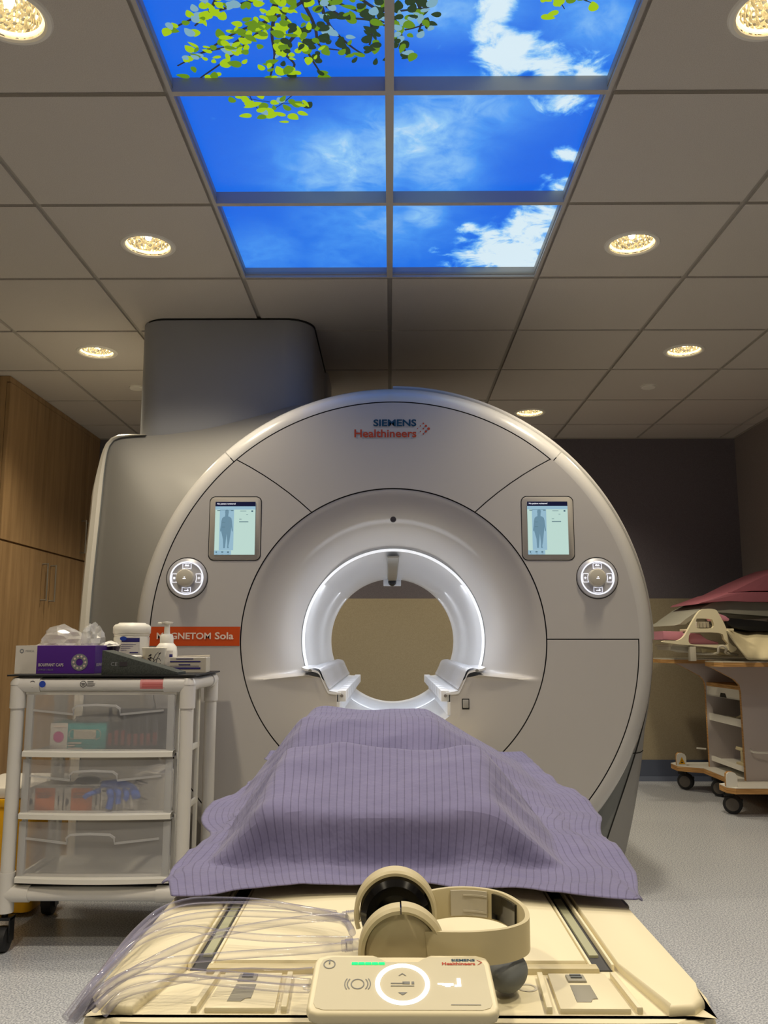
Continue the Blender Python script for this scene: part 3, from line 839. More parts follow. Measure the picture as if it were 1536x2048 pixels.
# product band and lettering
oz0, oz1 = .937, 1.010
def band_x(z, r): return GX-math.sqrt(r*r-(z-GZ)**2)
V = []; nb = 6
for k in range(nb+1):
    z = oz0+(oz1-oz0)*k/nb; V += [(band_x(z,.938), FY-.0015, z), (band_x(z,.5915), FY-.0015, z)]
bnd = obj('product_band', (V, [[2*k,2*k+1,2*k+3,2*k+2] for k in range(nb)]), 'orange', sc, smooth=False, label='orange band with pale lettering')
text('MAGNETOM', (-.898,FY-.0016,.962), X, Z, .209, .0255, 'pale', bnd, .022)
text('Sola', (-.674,FY-.0016,.9615), X, Z, .072, .0275, 'pale', bnd, .022)
a = on_y(747,853,FY); b = on_y(833,839,FY); lg = text('SIEMENS', (a.x,FY-.0012,a.z), X, Z, b.x-a.x, b.z-a.z, 'teal', sc, .03, name='maker_lettering')
a = on_y(709,875,FY); b = on_y(833,859,FY); text('Healthineers', (a.x,FY-.0012,a.z), X, Z, b.x-a.x, b.z-a.z, 'redorange', sc, .02, name='maker_lettering')
ds = []
for px, py, r in ((835.5,857.5,1),(841,852,1.3),(841,863,1.3),(847,847,1.6),(847,857.5,1.6),(847,868,1.6),(852,852,2.3),(852,863,2.3),(857.5,857.5,2.9)):
    p = on_y(px,py,FY-.0012); ds.append(disc(p, X, Z, r/510*1.0, 16, 0.0005))
obj('logo_dots', join(*ds), 'redorange', sc, smooth=False)
# square socket low on the right
p = on_y(931,1408,FY)
sk = obj('wall_socket', join(box(p.x-.014,p.x+.014,FY-.001,FY+.004,p.z-.020,p.z+.020,.001)), 'gap', sc)
obj('socket_cover', box(p.x-.011,p.x+.011,FY-.004,FY,p.z-.014,p.z+.016,.002), 'silver', sk)
# small foot
obj('foot', lathe([(0,.0),(.02,.0),(.02,.03),(0,.03)], (.90,3.56,.0), 'z', 16), 'steel', sc)
obj('foot', lathe([(0,.0),(.02,.0),(.02,.03),(0,.03)], (-1.28,4.3,.0), 'z', 16), 'steel', sc)
# raised top cover seen over the right shoulder
tc = []
for y, dr in ((3.62,.0),(3.63,.018),(3.70,.026),(4.9,.026)):
    tc.append([Vector((GX+(1.046+dr*math.sin(math.pi*min(max(i/40,.04),.96)))*math.cos(R(80-40*i/40)), y, GZ+(1.046+dr*math.sin(math.pi*min(max(i/40,.04),.96)))*math.sin(R(80-40*i/40))+.008)) for i in range(41)])
obj('top_hatch', loft(tc), 'silver', sc)
# tunnel lights (the lit bore)
for y, e_ in ((3.62,3.0),(4.3,2.2),(4.9,2.6)):
    for sgn in (-1,1):
        ld = bpy.data.lights.new('bore_lamp','AREA'); ld.shape = 'RECTANGLE'; ld.size = .25; ld.size_y = .05; ld.energy = e_*.5; ld.color = (.90,.94,1)
        lo = bpy.data.objects.new('bore_lamp', ld); C.objects.link(lo); lo.location = (GX+sgn*.2, y+.03, GZ+.255); lo.rotation_euler = (0, R(18)*sgn, 0)

for k in range(22):
    a = R(-14+208*k/21)
    ld = bpy.data.lights.new('ring_lamp','POINT'); ld.energy = .036; ld.shadow_soft_size = .05; ld.color = (.88,.92,1)
    lo = bpy.data.objects.new('ring_lamp', ld); C.objects.link(lo); lo.location = (GX+.300*math.cos(a), 3.47, GZ+.300*math.sin(a))

# ================================================================ DUCT COVER
col = thing('duct_cover', 'tall grey rounded duct cover rising from behind the scanner to the ceiling', 'duct cover', (-.77,4.3,1.90))
obj('cover_shell', prism(rrect(-1.175,-.362,3.84,4.75,.13,10), 1.78, CEIL-.004, 'z'), 'column', col)
obj('rear_cover', prism(rrect(-1.16,-.345,4.62,4.98,.05,6), 1.90, CEIL-.004, 'z'), 'column', col)
obj('top_seal', prism(rrect(-1.170,-.357,3.835,4.9,.13,10), CEIL-.008, CEIL-.002, 'z'), 'gap', col)

# ================================================================ OAK CABINETS
CX = -2.146
cab = thing('storage_cabinet', 'tall oak laminate wall cabinet with four doors left of the scanner', 'cabinet', ((CX+XL)/2,5.47,0))
obj('cabinet_body', box(XL+.005, CX-.022, 4.70, 6.235, 0.0, CEIL-.003), 'wood', cab, smooth=False)
obj('top_rail', box(CX-.024, CX-.002, 4.70, 6.235, CEIL-.035, CEIL-.003), 'wood', cab, smooth=False)
def door(y0, y1, z0, z1, hy):
    d = obj('door', box(CX-.020, CX, y0+.002, y1-.002, z0+.002, z1-.002, .001), 'wood', cab, smooth=False)
    if hy:
        zc = 1.22 if z0 < 1 else 1.70
        zz = (z1-.30, z1-.08) if z0 < 1 else (z0+.05, z0+.27)
        obj('handle', tube(catmull([(CX-.004,hy,zz[0]),(CX+.030,hy,zz[0]),(CX+.034,hy,zz[0]+.012),(CX+.034,hy,zz[1]-.012),(CX+.030,hy,zz[1]),(CX-.004,hy,zz[1])], 5), .0055, 8), 'steel', d)
door(4.702,5.27,1.515,CEIL-.036,None); door(5.27,5.99,1.515,CEIL-.036,5.93); door(5.99,6.23,1.515,CEIL-.036,6.045)
door(4.702,5.36,.10,1.508,5.30); door(5.36,6.23,.10,1.508,5.43)
obj('plinth', box(XL+.005, CX-.03, 4.71, 6.235, 0, .098), 'gap', cab, smooth=False)
# ================================================================ PATIENT TABLE
TZ = .58; FYT = .925
tb = thing('patient_table', 'cream patient table with side rails running from the foreground to the scanner', 'table', (.008, 2.1, 0))
def side(s):
    o = []
    return o
outl = [( .10,FYT),(.285,FYT),(.322,FYT+.02),(.336,FYT+.06),(.334,1.3),(.332,3.33),(-.316,3.33),(-.314,1.3),(-.318,FYT+.06),(-.304,FYT+.02),(-.27,FYT),(-.1,FYT)]
pl = [(p.x,p.y) for p in catmull([(a,b,0) for a,b in outl], 4, closed=True)]
obj('table_body', prism(pl, .44, TZ-.004, 'z', .012, 3), 'cream', tb)
obj('front_bumper', prism([(-.262,.888),(.290,.888),(.312,.905),(.312,FYT+.02),(-.285,FYT+.02),(-.285,.905)], .49, .5700, 'z', .006, 3), 'bumper', tb)
# side pads each side of the rails
for s, xa, xb in ((-1,-.300,-.245),(1,.272,.322)):
    if s < 0: pts = [(-.236,1.06),(-.236,3.3),(-.311,3.3),(-.311,1.0),(-.306,.960),(-.290,.943),(-.262,.940)]
    else: pts = [(.262,1.06),(.262,3.3),(.329,3.3),(.330,1.0),(.325,.960),(.309,.943),(.282,.940)]
    obj('side_pad', prism(pts, TZ-.01, TZ+.006, 'z', .005, 3), 'cream', tb)
# middle tabletop
obj('tabletop', prism([(-.203,1.065),(.226,1.065),(.226,3.34),(-.203,3.34)], TZ-.01, TZ+.007, 'z', .004, 2), 'cream', tb)
obj('tabletop_lip', prism([(-.210,1.05),(.238,1.05),(.238,1.066),(-.210,1.066)], TZ-.01, TZ+.003, 'z', .002, 2), 'cream2', tb)
for s, x in ((-1,-.219),(1,.243)):
    r = obj('rail_slot', box(x-.012,x+.012,1.06,3.3,TZ-.006,TZ-.0025), 'slot', tb, smooth=False)
    obj('rail_insert', box(x-.0055,x+.0055,1.10,1.33,TZ-.003,TZ+.0005,.0005), 'slotgreen', r, smooth=False)
    objs('rail_edge', (box(x-.0145,x-.011,1.06,3.3,TZ-.006,TZ+.004,.001), box(x+.011,x+.0145,1.06,3.3,TZ-.006,TZ+.004,.001)), 'cream', r)
# front latches
for cx, s in ((-.158,-1),(.205,1)):
    a = cx
    pw = obj('latch_plate', prism([(a-.032,.945),(a+.040,.945),(a+.036,1.04),(a-.028,1.04)], TZ-.004, TZ+.0015, 'z', .001), 'cream', tb)
    obj('latch', join(prism([(a-.010,1.012),(a+.010,1.012),(a+.010,1.030),(a-.010,1.030)], TZ, TZ+.004, 'z', .001), ), 'latch', pw)
    obj('latch_slide', prism([(a-.012,.960),(a+.003,.960),(a+.006,.968),(a+.012,.968),(a+.012,1.005),(a-.010,1.005)], TZ, TZ+.0022, 'z', .0005), 'latch', pw)
    obj('latch_ridge', join(box(a-.006,a+.006,1.018,1.021,TZ+.004,TZ+.0055), box(a-.006,a+.006,1.024,1.027,TZ+.004,TZ+.0055)), 'greyrub', pw, smooth=False)
    objs('guide_rib', (prism([(a+.046,.945),(a+.052,.945),(a+.048,1.04),(a+.042,1.04)], TZ-.004, TZ+.003, 'z', .001),
        prism([(a-.046,.945),(a-.040,.945),(a-.034,1.04),(a-.040,1.04)], TZ-.004, TZ+.003, 'z', .001)), 'cream', tb)
obj('port_mark', join(lathe([(.008,0),(.0095,.0004),(.011,0)], (.150,1.012,TZ-.0035), 'z', 24), lathe([(.008,0),(.0095,.0004),(.011,0)], (-.085,1.012,TZ-.0035), 'z', 24)), 'coilgrey', tb)
obj('corner_latch', box(.318,.338,1.29,1.36,TZ-.005,TZ+.003,.003), 'latch', tb)
obj('lower_column', join(prism(rrect(-.22,.24,1.3,3.2,.06), .0, .45, 'z')), 'cream', tb)
# ================================================================ DRAPE (small cloth solver)
def collider(x, y):
    """height of what lies under the cloth"""
    h = np.where((x > -.322) & (x < .340), TZ+.008, TZ-.35*np.clip(np.maximum(-.322-x, x-.340)/.02, 0, 1))
    def ss(a, b, v):
        t = np.clip((v-a)/(b-a), 0, 1); return t*t*(3-2*t)
    # leg support: sloping top
    w1 = np.clip((x+.295)/.10,0,1)*np.clip((.29-x)/.125,0,1)
    l1 = ss(1.425,1.45,y)*(1-ss(1.80,1.9,y))
    t1 = .668+(.740-.668)*np.clip((y-1.44)/(1.715-1.44),0,1)
    t1 = np.where(y > 1.715, .740-.02*np.clip((y-1.715)/.1,0,1), t1)
    h = np.maximum(h, TZ+(t1-TZ)*w1*l1)
    # rolled coil further back
    w2 = np.clip((x+.345)/.13,0,1)*np.clip((.375-x)/.27,0,1)
    l2 = ss(1.86,2.22,y)*(1-ss(2.6,2.9,y))
    h = np.maximum(h, TZ+.164*w2*l2)
    return h
def make_cloth():
    dx = .0115
    us = np.arange(-.392, .4251, dx); vs = np.arange(1.268, 2.93, dx)
    nu, nv = len(us), len(vs)
    U, W = np.meshgrid(us, vs, indexing='ij')
    # the front hem is gathered to the width of the table, the middle keeps its fullness
    wf = np.interp(vs, [1.28,1.40,1.60,1.9,2.3,2.9], [.80,.88,.99,1.03,1.06,1.0])
    P = np.stack([U*wf[None,:]+.004, W*1.0, np.full_like(U, .80)], -1)
    rng = np.random.RandomState(5)
    P[...,2] = np.maximum(collider(P[...,0], P[...,1]), TZ)+.015 + rng.rand(nu, nv)*.003
    ry = dx*1.05
    RX = np.repeat((dx*wf*np.interp(vs,[1.28,1.5,2.9],[1.02,1.05,1.05]))[None,:], nu, 0)
    pairs = []
    idx = np.arange(nu*nv).reshape(nu, nv)
    def add(si, sj, k, Lf=None):
        a = idx[:nu-si, :nv-sj]; b = idx[si:, sj:]
        r = RX[:nu-si, :nv-sj]; L = np.sqrt((r*si)**2+(ry*sj)**2)
        a = a.ravel(); b = b.ravel(); L = L.ravel()[:,None]
        i, j = np.divmod(a, nv)
        key = ((i//si) if si else (j//sj)) % 2
        for kk in (0,1): m = key == kk; pairs.append((a[m], b[m], L[m], k))
    add(1,0,1.0); add(0,1,1.0); add(1,1,.30)
    a = idx[1:, :-1].ravel(); b = idx[:-1, 1:].ravel(); i = a//nv
    L = np.sqrt(RX[1:, :-1]**2+ry**2).ravel()[:,None]
    for kk in (0,1): m = i%2 == kk; pairs.append((a[m], b[m], L[m], .30))
    add(2,0,.12); add(0,2,.12); add(3,0,.05); add(0,3,.05)
    X_ = P.reshape(-1,3); V_ = np.zeros_like(X_)
    dt = 1/60.
    for it in range(190):
        V_[:,2] -= 9.8*dt*.9
        V_ *= .96
        Q = X_+V_*dt
        for sub in range(6):
            for a, b, L, k in pairs:
                d = Q[b]-Q[a]; l = np.sqrt((d*d).sum(1))[:,None]+1e-9
                c = d*(.5*k*(l-L)/l); Q[a] += c; Q[b] -= c
            h = collider(Q[:,0], Q[:,1])+.003
            hit = Q[:,2] < h
            Q[hit,2] += np.minimum(h[hit]-Q[hit,2], .03)
            Q[hit,:2] = X_[hit,:2]+(Q[hit,:2]-X_[hit,:2])*.4
        V_ = (Q-X_)/dt; sp = np.linalg.norm(V_,axis=1,keepdims=True); V_ *= np.minimum(1, 1.5/np.maximum(sp,1e-6))
        X_ = Q
    Pn = X_.reshape(nu, nv, 3)
    from mathutils import noise as mn
    lift = np.array([mn.ridged_multi_fractal((U[i,j]*3.2+W[i,j]*1.1, W[i,j]*4.4-U[i,j]*1.4, 1.7), 1.0, 2.1, 3, 1.0, 2.0) for i in range(nu) for j in range(nv)]).reshape(nu, nv)
    lift = np.clip(lift-lift.min(), 0, 2.2)
    nx = np.gradient(Pn, axis=0); ny = np.gradient(Pn, axis=1); nn = np.cross(nx, ny); nn /= np.linalg.norm(nn, axis=-1, keepdims=True)
    Pn = Pn+nn*(lift*.0125)[...,None]
    Vv = Pn.reshape(-1,3).tolist()
    Fc = [[int(idx[i,j]),int(idx[i+1,j]),int(idx[i+1,j+1]),int(idx[i,j+1])] for i in range(nu-1) for j in range(nv-1)]
    o = obj('drape', (Vv, Fc), 'cloth', None)
    me = o.data; uv = me.uv_layers.new(name='UVMap')
    uvs = np.stack([U, W], -1).reshape(-1,2)
    for lp in me.loops: uv.data[lp.index].uv = uvs[lp.vertex_index]
    for p in me.polygons: p.use_smooth = True
    s = o.modifiers.new('sub','SUBSURF'); s.levels = 1; s.render_levels = 1
    s = o.modifiers.new('thickness','SOLIDIFY'); s.thickness = .0015; s.offset = 1
    recenter(o, (.0, 2.0, TZ))
    tag(o, 'purple pinstriped cotton sheet draped over raised supports on the patient table', 'sheet')
make_cloth()
# ================================================================ REMOTE CONTROL BOX
tl = R(21)
SC = Matrix.Diagonal((.93,.80,.93,1))
def rnd(g, cx, cy):
    return xf(g, Matrix.Translation((cx,cy,0))@Matrix.Diagonal((1,1.16,1,1))@Matrix.Translation((-cx,-cy,0)))
rc = bpy.data.objects.new('table_remote', None); C.objects.link(rc); rc.location = (.012, .886, TZ+.013); rc.rotation_euler = (tl, 0, 0)
tag(rc, 'cream table remote with a glowing white ring and green lights in the foreground', 'remote control')
W2, D2 = .1, .102
o2 = [(-.100,.012),(-.097,.004),(-.088,0),(.088,0),(.097,.004),(.100,.012),(.097,.085),(.094,.095),(.083,.100),(.032,.100),(.026,.097),(.019,.090),(-.019,.090),(-.026,.097),(-.032,.100),(-.083,.100),(-.094,.095),(-.097,.085)]
def lo(name, g, m, p=rc, **k): return obj(name, xf(g, SC), m, p, world=False, **k)
shell = lo('shell', prism(o2, -.006, .008, 'z', .004, 3), 'cream')
o3 = [(x*.93, .050+(y-.050)*.88) for x, y in o2]
fp = lo('face_plate', prism(o3, .0075, .0086, 'z'), 'panelgrey')
bz = .0088
def rt(s_, x, y, w, h, m, **k):
    o = text(s_, (x,y,bz-.0), X, Y, w, h, m, None, **k); o.data.transform(SC); o.parent = rc; return o
lo('ring_light', rnd(lathe([(.0243,bz),(.0243,bz+.0008),(.0293,bz+.0008),(.0293,bz)], (0,.047,0), 'z', 64),0,.047), 'led', label='glowing white ring')
lo('battery_lights', join(*[box(-.0555+.0074*k,-.0488+.0074*k,.0800,.0835,bz-.0002,bz+.0008) for k in range(5)]), 'greenled', smooth=False, label='row of green lights')
ic = [lathe([(.0055,bz),(.0055,bz+.0003),(.0067,bz+.0003),(.0067,bz)], (-.080,.0805,0), 'z', 28), box(-.0807,-.0793,.081,.0885,bz,bz+.0004),
      lathe([(.0062,bz),(.0062,bz+.0003),(.0073,bz+.0003),(.0073,bz)], (-.048,.047,0), 'z', 28),
      disc((-.048,.047,bz), X, Y, .0115, 14, .0003, .0104, -40, 40), disc((-.048,.047,bz), X, Y, .0115, 14, .0003, .0104, 140, 220),
      disc((-.048,.047,bz), X, Y, .0142, 14, .0003, .0132, -34, 34), disc((-.048,.047,bz), X, Y, .0142, 14, .0003, .0132, 146, 214),
      ([(-.0045,.061,bz+.0003),(0,.0655,bz+.0003),(.0045,.061,bz+.0003),(.003,.061,bz+.0003),(0,.0638,bz+.0003),(-.003,.061,bz+.0003)], [[0,1,4,5],[1,2,3,4]]),
      ([(-.005,.0335,bz+.0003),(.005,.0335,bz+.0003),(0,.029,bz+.0003)], [[0,1,2]]),
      box(-.0125,.0125,.0435,.0444,bz,bz+.0003), box(-.0125,.002,.0475,.0490,bz,bz+.0003), box(.000,.0078,.0470,.0512,bz,bz+.0003), box(.0098,.0125,.0470,.0512,bz,bz+.0003)]
ic[0] = rnd(ic[0],-.080,.0805)
for q_ in (2,3,4,5,6): ic[q_] = rnd(ic[q_],-.048,.047)
lo('power_icon', join(*ic[:2]), 'icon', smooth=False); lo('call_icon', join(*ic[2:7]), 'icon', smooth=False); lo('table_icon', join(*ic[9:]), 'icon', smooth=False)
lo('arrow_icon', ic[7], 'icon', smooth=False); lo('arrow_icon', ic[8], 'icon', smooth=False)
lo('lit_icon', join(box(.0425,.0545,.0445,.0480,bz,bz+.0006), box(.0375,.0440,.0462,.0482,bz,bz+.0006), box(.0585,.0625,.043,.0565,bz,bz+.0006), box(.0555,.058,.0425,.0455,bz,bz+.0006), box(.0455,.051,.0425,.0445,bz,bz+.0006)), 'led', smooth=False)
rt('SIEMENS', .0545, .0860, .026, .0042, 'teal', bold=.03, depth=.0003)
rt('Healthineers', .0440, .0795, .0365, .0050, 'redorange', bold=.03, depth=.0003)
lo('logo_chevron', ([(.0825,.0885,bz+.0003),(.0835,.0885,bz+.0003),(.0885,.0842,bz+.0003),(.0835,.0798,bz+.0003),(.0825,.0798,bz+.0003),(.0872,.0842,bz+.0003)], [[0,1,2,5],[5,2,3,4]]), 'redorange', smooth=False)
lo('fine_print', join(box(.050,.081,.0135,.0143,bz,bz+.0002)), 'icon', smooth=False)
lo('rear_stand', box(-.07,.07,.072,.088,-.030,-.005,.003), 'cream')
# ================================================================ HEADPHONES
hp = thing('headphones', 'cream headphones with black cushions and clear air hoses lying on the table', 'headphones', (.06,1.01,TZ+.007))
RZ = TZ+.047
def cup(cx, y0, y1, r, z, face):
    """face: +1 the outside looks to the camera"""
    if face > 0:
        pf = [(0,y0-.001),(r*.6,y0-.0005),(r*.93,y0+.001),(r,y0+.005),(r,y1-.003),(r*.96,y1),(0,y1)]
    else: pf = [(0,y0),(r*.96,y0),(r,y0+.003),(r,y1-.005),(r*.93,y1-.001),(0,y1)]
    return lathe(pf, (cx,0,z), 'y', 56)
fc = obj('ear_cup', cup(.012,.957,.975,.0405,RZ-.004,1), 'cream2', hp)
obj('yoke', join(lathe([(.0395,.951),(.0435,.950),(.0465,.953),(.0465,.972),(.0395,.972)], (.012,0,RZ-.004), 'y', 44, 92, 192), 
                 lathe([(.0398,.9515),(.0430,.949),(.0475,.952),(.0475,.972),(.0398,.972)], (.012,0,RZ-.004), 'y', 44, -8, 90)), 'cream2', fc)
pad = obj('ear_cushion', lathe([(.018,.978),(.024,.976),(.036,.976),(.040,.982),(.039,.992),(.032,.998),(.022,.994),(.018,.980)], (.012,0,RZ-.004), 'y', 48), 'blackgloss', fc)
bc = obj('ear_cup', cup(.006,1.060,1.078,.0420,RZ+.006,-1), 'cream2', hp)
obj('yoke', lathe([(.0432,1.050),(.0465,1.050),(.0490,1.053),(.0490,1.076),(.0432,1.076)], (.006,0,RZ+.006), 'y', 60, -30, 200), 'cream2', bc)
obj('ear_cushion', lathe([(.0,1.056),(.014,1.055),(.018,1.050),(.024,1.042),(.034,1.041),(.0405,1.047),(.0422,1.060)], (.006,0,RZ+.006), 'y', 56), 'blackgloss', bc)
bandp = [(.040,1.066,RZ+.011),(.072,1.080,RZ+.012),(.103,1.080,RZ+.012),(.130,1.062,RZ+.012),(.147,1.032,RZ+.010),(.152,1.0,RZ+.009),(.146,.968,RZ+.008),(.125,.948,RZ+.007),(.096,.940,RZ+.006),(.068,.944,RZ+.004),(.040,.958,RZ+.0)]
bp_ = catmull(bandp, 8)
sec = [(-.0028,-.0170),(.0022,-.0170),(.0028,-.015),(.0028,.015),(.0022,.0170),(-.0028,.0170)]
hb = obj('headband', sweep(bp_, sec), 'cream2', hp)
i1, i2 = 26, 34
inner = [p for p in bp_[int(len(bp_)*.28):int(len(bp_)*.42)]]
obj('band_pad', sweep([p+(Vector((.09,1.02,p.z))-p).normalized()*.0042 for p in inner], [(-.0015,-.014),(.0015,-.014),(.0015,.014),(-.0015,.014)]), 'blackgloss', hb)
inner2 = [p for p in bp_[int(len(bp_)*.10):int(len(bp_)*.27)]]
obj('size_slide', join(sweep([p+(Vector((.09,1.0,p.z))-p).normalized()*.0040 for p in inner2], [(-.0010,-.0145),(.0010,-.0145),(.0010,.0145),(-.0010,.0145)]),
   *[sweep([p+(Vector((.09,1.0,p.z))-p).normalized()*.0055+Z*dz for p in inner2[4:]], [(-.0006,-.0010),(.0006,-.0010),(.0006,.0010),(-.0006,.0010)]) for dz in (-.009,.009)]), 'coilgrey', hb)
# grey cushion under the band
bm = bmesh.new(); bmesh.ops.create_uvsphere(bm, u_segments=28, v_segments=16, radius=1)
for v in bm.verts:
    c = v.co; r = 1.0
    v.co = Vector((.124+.024*c.x*(1+.15*c.z), .972+.030*c.y, TZ+.019+.020*c.z))
obj('rest_cushion', join(bm), 'greyrub', hb)
# hose connectors and clear hoses
def con(p, q): return tube([p, Vector(p).lerp(Vector(q), .4), q], .0058, 14)
for (px, py, y) in ((714,1843,1.066),(712,1904,.966)):
    p = on_y(px+4, py, y); q = on_y(px-32, py+4, y)
    obj('hose_connector', join(con(p,q), *[lathe([(.0052,-.001),(.0066,-.001),(.0066,.001),(.0052,.001)], p.lerp(q,.4+.12*k), 'x', 16) for k in range(4)]), 'tube', hp)
hoses = [  # measured centre lines (photo x, y, height above the table)
 [(690,1847,.050),(600,1853,.042),(500,1868,.036),(420,1885,.034),(350,1910,.030),(280,1945,.024),(215,1985,.012),(165,2025,.0),(135,2062,-.02)],
 [(690,1909,.040),(600,1918,.034),(480,1926,.028),(380,1935,.028),(300,1945,.026),(230,1972,.018),(170,2010,.010),(125,2060,-.02)],
 [(668,1840,.020),(600,1830,.02),(520,1816,.020),(440,1812,.022),(370,1814,.022),(310,1834,.018),(262,1874,.012),(222,1920,.006),(180,1975,.0),(120,2055,-.02)],
 [(690,1850,.03),(640,1838,.018),(560,1824,.018),(440,1822,.020),(350,1830,.018),(290,1860,.012),(240,1910,.008),(195,1960,.0),(140,2040,-.015)],
 [(700,1895,.018),(600,1893,.010),(520,1890,.008),(440,1882,.010),(370,1872,.016),(310,1880,.018),(255,1905,.012),(215,1940,.006),(165,1990,.0),(110,2060,-.02)],
 [(702,1880,.03),(690,1860,.03),(660,1850,.014),(560,1842,.010),(430,1840,.008),(330,1856,.010),(262,1890,.008),(220,1930,.0),(190,1965,-.005)],
 [(615,1985,.008),(540,1978,.006),(460,1970,.008),(400,1966,.010),(330,1960,.012),(265,1962,.012),(210,1985,.010),(160,2028,.0),(120,2070,-.02)],
 [(612,1997,.008),(540,1994,.006),(440,1984,.006),(360,1976,.008),(280,1975,.008),(220,1995,.004),(170,2040,.0)],
 [(620,1960,.008),(560,1964,.007),(480,1962,.006),(380,1972,.006),(300,1990,.004),(230,2010,.0),(190,2050,-.01)]]
for hz in hoses:
    P = [on_z(a, b, TZ+.012+h) for a, b, h in hz]
    obj('air_hose', tube(P, .0043, 12, smooth=7), 'tube', hp)

hp.location.y += .024
# ================================================================ CART
CL, CR_, CF, CB = -1.207, -.657, 2.85, 3.222
PR = .0215
ct = thing('drawer_cart', 'white pvc pipe cart with three frosted drawers left of the scanner', 'cart', ((CL+CR_)/2,(CF+CB)/2,0))
def collar(p, ax, l=.05): 
    p = Vector(p); a = {'x':X,'y':Y,'z':Z}[ax]; return tube([p-a*l, p-a*(l-.003), p, p+a*(l-.003), p+a*l], PR*1.17, 20)
RTZ, RBZ = .815, .17
for x in (CL,CR_):
    for y in (CF,CB):
        lg = obj('leg', tube([(x,y,.12),(x,y,RTZ)], PR, 20), 'pvc', ct)
        objs('leg_fitting', (join(tube([(x,y,RTZ-.075),(x,y,RTZ-.073),(x,y,RTZ+.0)], PR*1.18, 20), lathe([(0,.027),(.018,.022),(.026,.008),(.0265,0)], (x,y,RTZ-.001), 'z', 20)),
            tube([(x,y,.115),(x,y,.235)], PR*1.18, 20)), 'pvc', lg)
for y in (CF,CB):
    for z in (RTZ,RBZ):
        rl = obj('cross_rail', join(tube([(CL,y,z),(CR_,y,z)], PR, 20)), 'pvc', ct)
        objs('rail_fitting', (tube([(CL,y,z),(CL+.075,y,z)], PR*1.18, 20), tube([(CR_-.075,y,z),(CR_,y,z)], PR*1.18, 20)), 'pvc', rl)
for x in (CL,CR_):
    for z in (RTZ,RBZ):
        rl = obj('side_rail', join(tube([(x,CF,z),(x,CB,z)], PR, 20)), 'pvc', ct)
        objs('rail_fitting', (tube([(x,CF,z),(x,CF+.06,z)], PR*1.18, 20), tube([(x,CB-.06,z),(x,CB,z)], PR*1.18, 20)), 'pvc', rl)
TOPZ = RTZ+.0275+.004
obj('cart_top', prism(rrect(CL-.035,CR_+.028,CF-.022,CB+.025,.01,3), TOPZ-.005, TOPZ, 'z'), 'matteblack', ct, smooth=False)
obj('lower_shelf', box(CL,CR_,CF,CB,RBZ+.018,RBZ+.024), 'matteblack', ct, smooth=False)
# stickers on the front rail
def sticker(px0, px1, m, z0=-.013, z1=.016):
    a, b = on_y(px0, 1367, CF-PR).x, on_y(px1, 1367, CF-PR).x
    t0, t1 = math.asin(z0/PR), math.asin(z1/PR)
    return loft([[Vector((x, CF-(PR+.0012)*math.cos(t0+(t1-t0)*k/6), RTZ+(PR+.0012)*math.sin(t0+(t1-t0)*k/6))) for k in range(7)] for x in (a,b)]), a, b
g_, a, b = sticker(279,331,'pinkstick'); obj('warning_sticker', g_, 'pinkstick', ct)
g_, a, b = sticker(52,73,''); obj('round_sticker', g_, 'coilgrey', ct)
for px, nm in ((83,'bluestick'),(63,'ink'),(165,'ink')):
    c = on_y(px, 1367, CF-PR-.0016); c.z = RTZ+.002
    obj('round_sticker', disc(c, X, Z, .0105, 24, .001, 0 if px == 83 else .0085), nm, ct, smooth=False)
c = on_y(165,1367,CF-PR-.0016)
obj('sticker_print', lines((c.x-.009, CF-PR-.0012, RTZ-.008), X, Z, [(0.004,.006,.010,.003),(.002,.011,.012,.002),(.022,.016,.020,.003),(.022,.011,.026,.0012),(.018,.006,.028,.0022),(.022,.0015,.018,.0012)]), 'ink', ct, smooth=False)
c = on_y(281,1367,CF-PR-.0016)
obj('sticker_print', lines((c.x+.003, CF-PR-.0015, RTZ-.010), X, Z, [(0,.0+.0032*k,.074-.004*(k%3),.0009) for k in range(6)]), 'tagred', ct, smooth=False)
# wheels
w0 = None
for x, y in ((CL,CF),(CR_,CF),(CL,CB),(CR_,CB)):
    w = obj('caster', join(lathe([(0,-.020),(.020,-.020),(.036,-.016),(.038,-.006),(.038,.006),(.036,.016),(.020,.020),(0,.020)], (x,y-.005,.038), 'x', 28)), 'rubber', ct)
    obj('caster_fork', join(box(x-.026,x-.022,y-.02,y+.015,.03,.10), box(x+.022,x+.026,y-.02,y+.015,.03,.10), box(x-.026,x+.026,y-.022,y+.02,.095,.104), lathe([(0,.10),(.010,.10),(.010,.125),(0,.125)], (x,y,0), 'z', 12)), 'black', w)
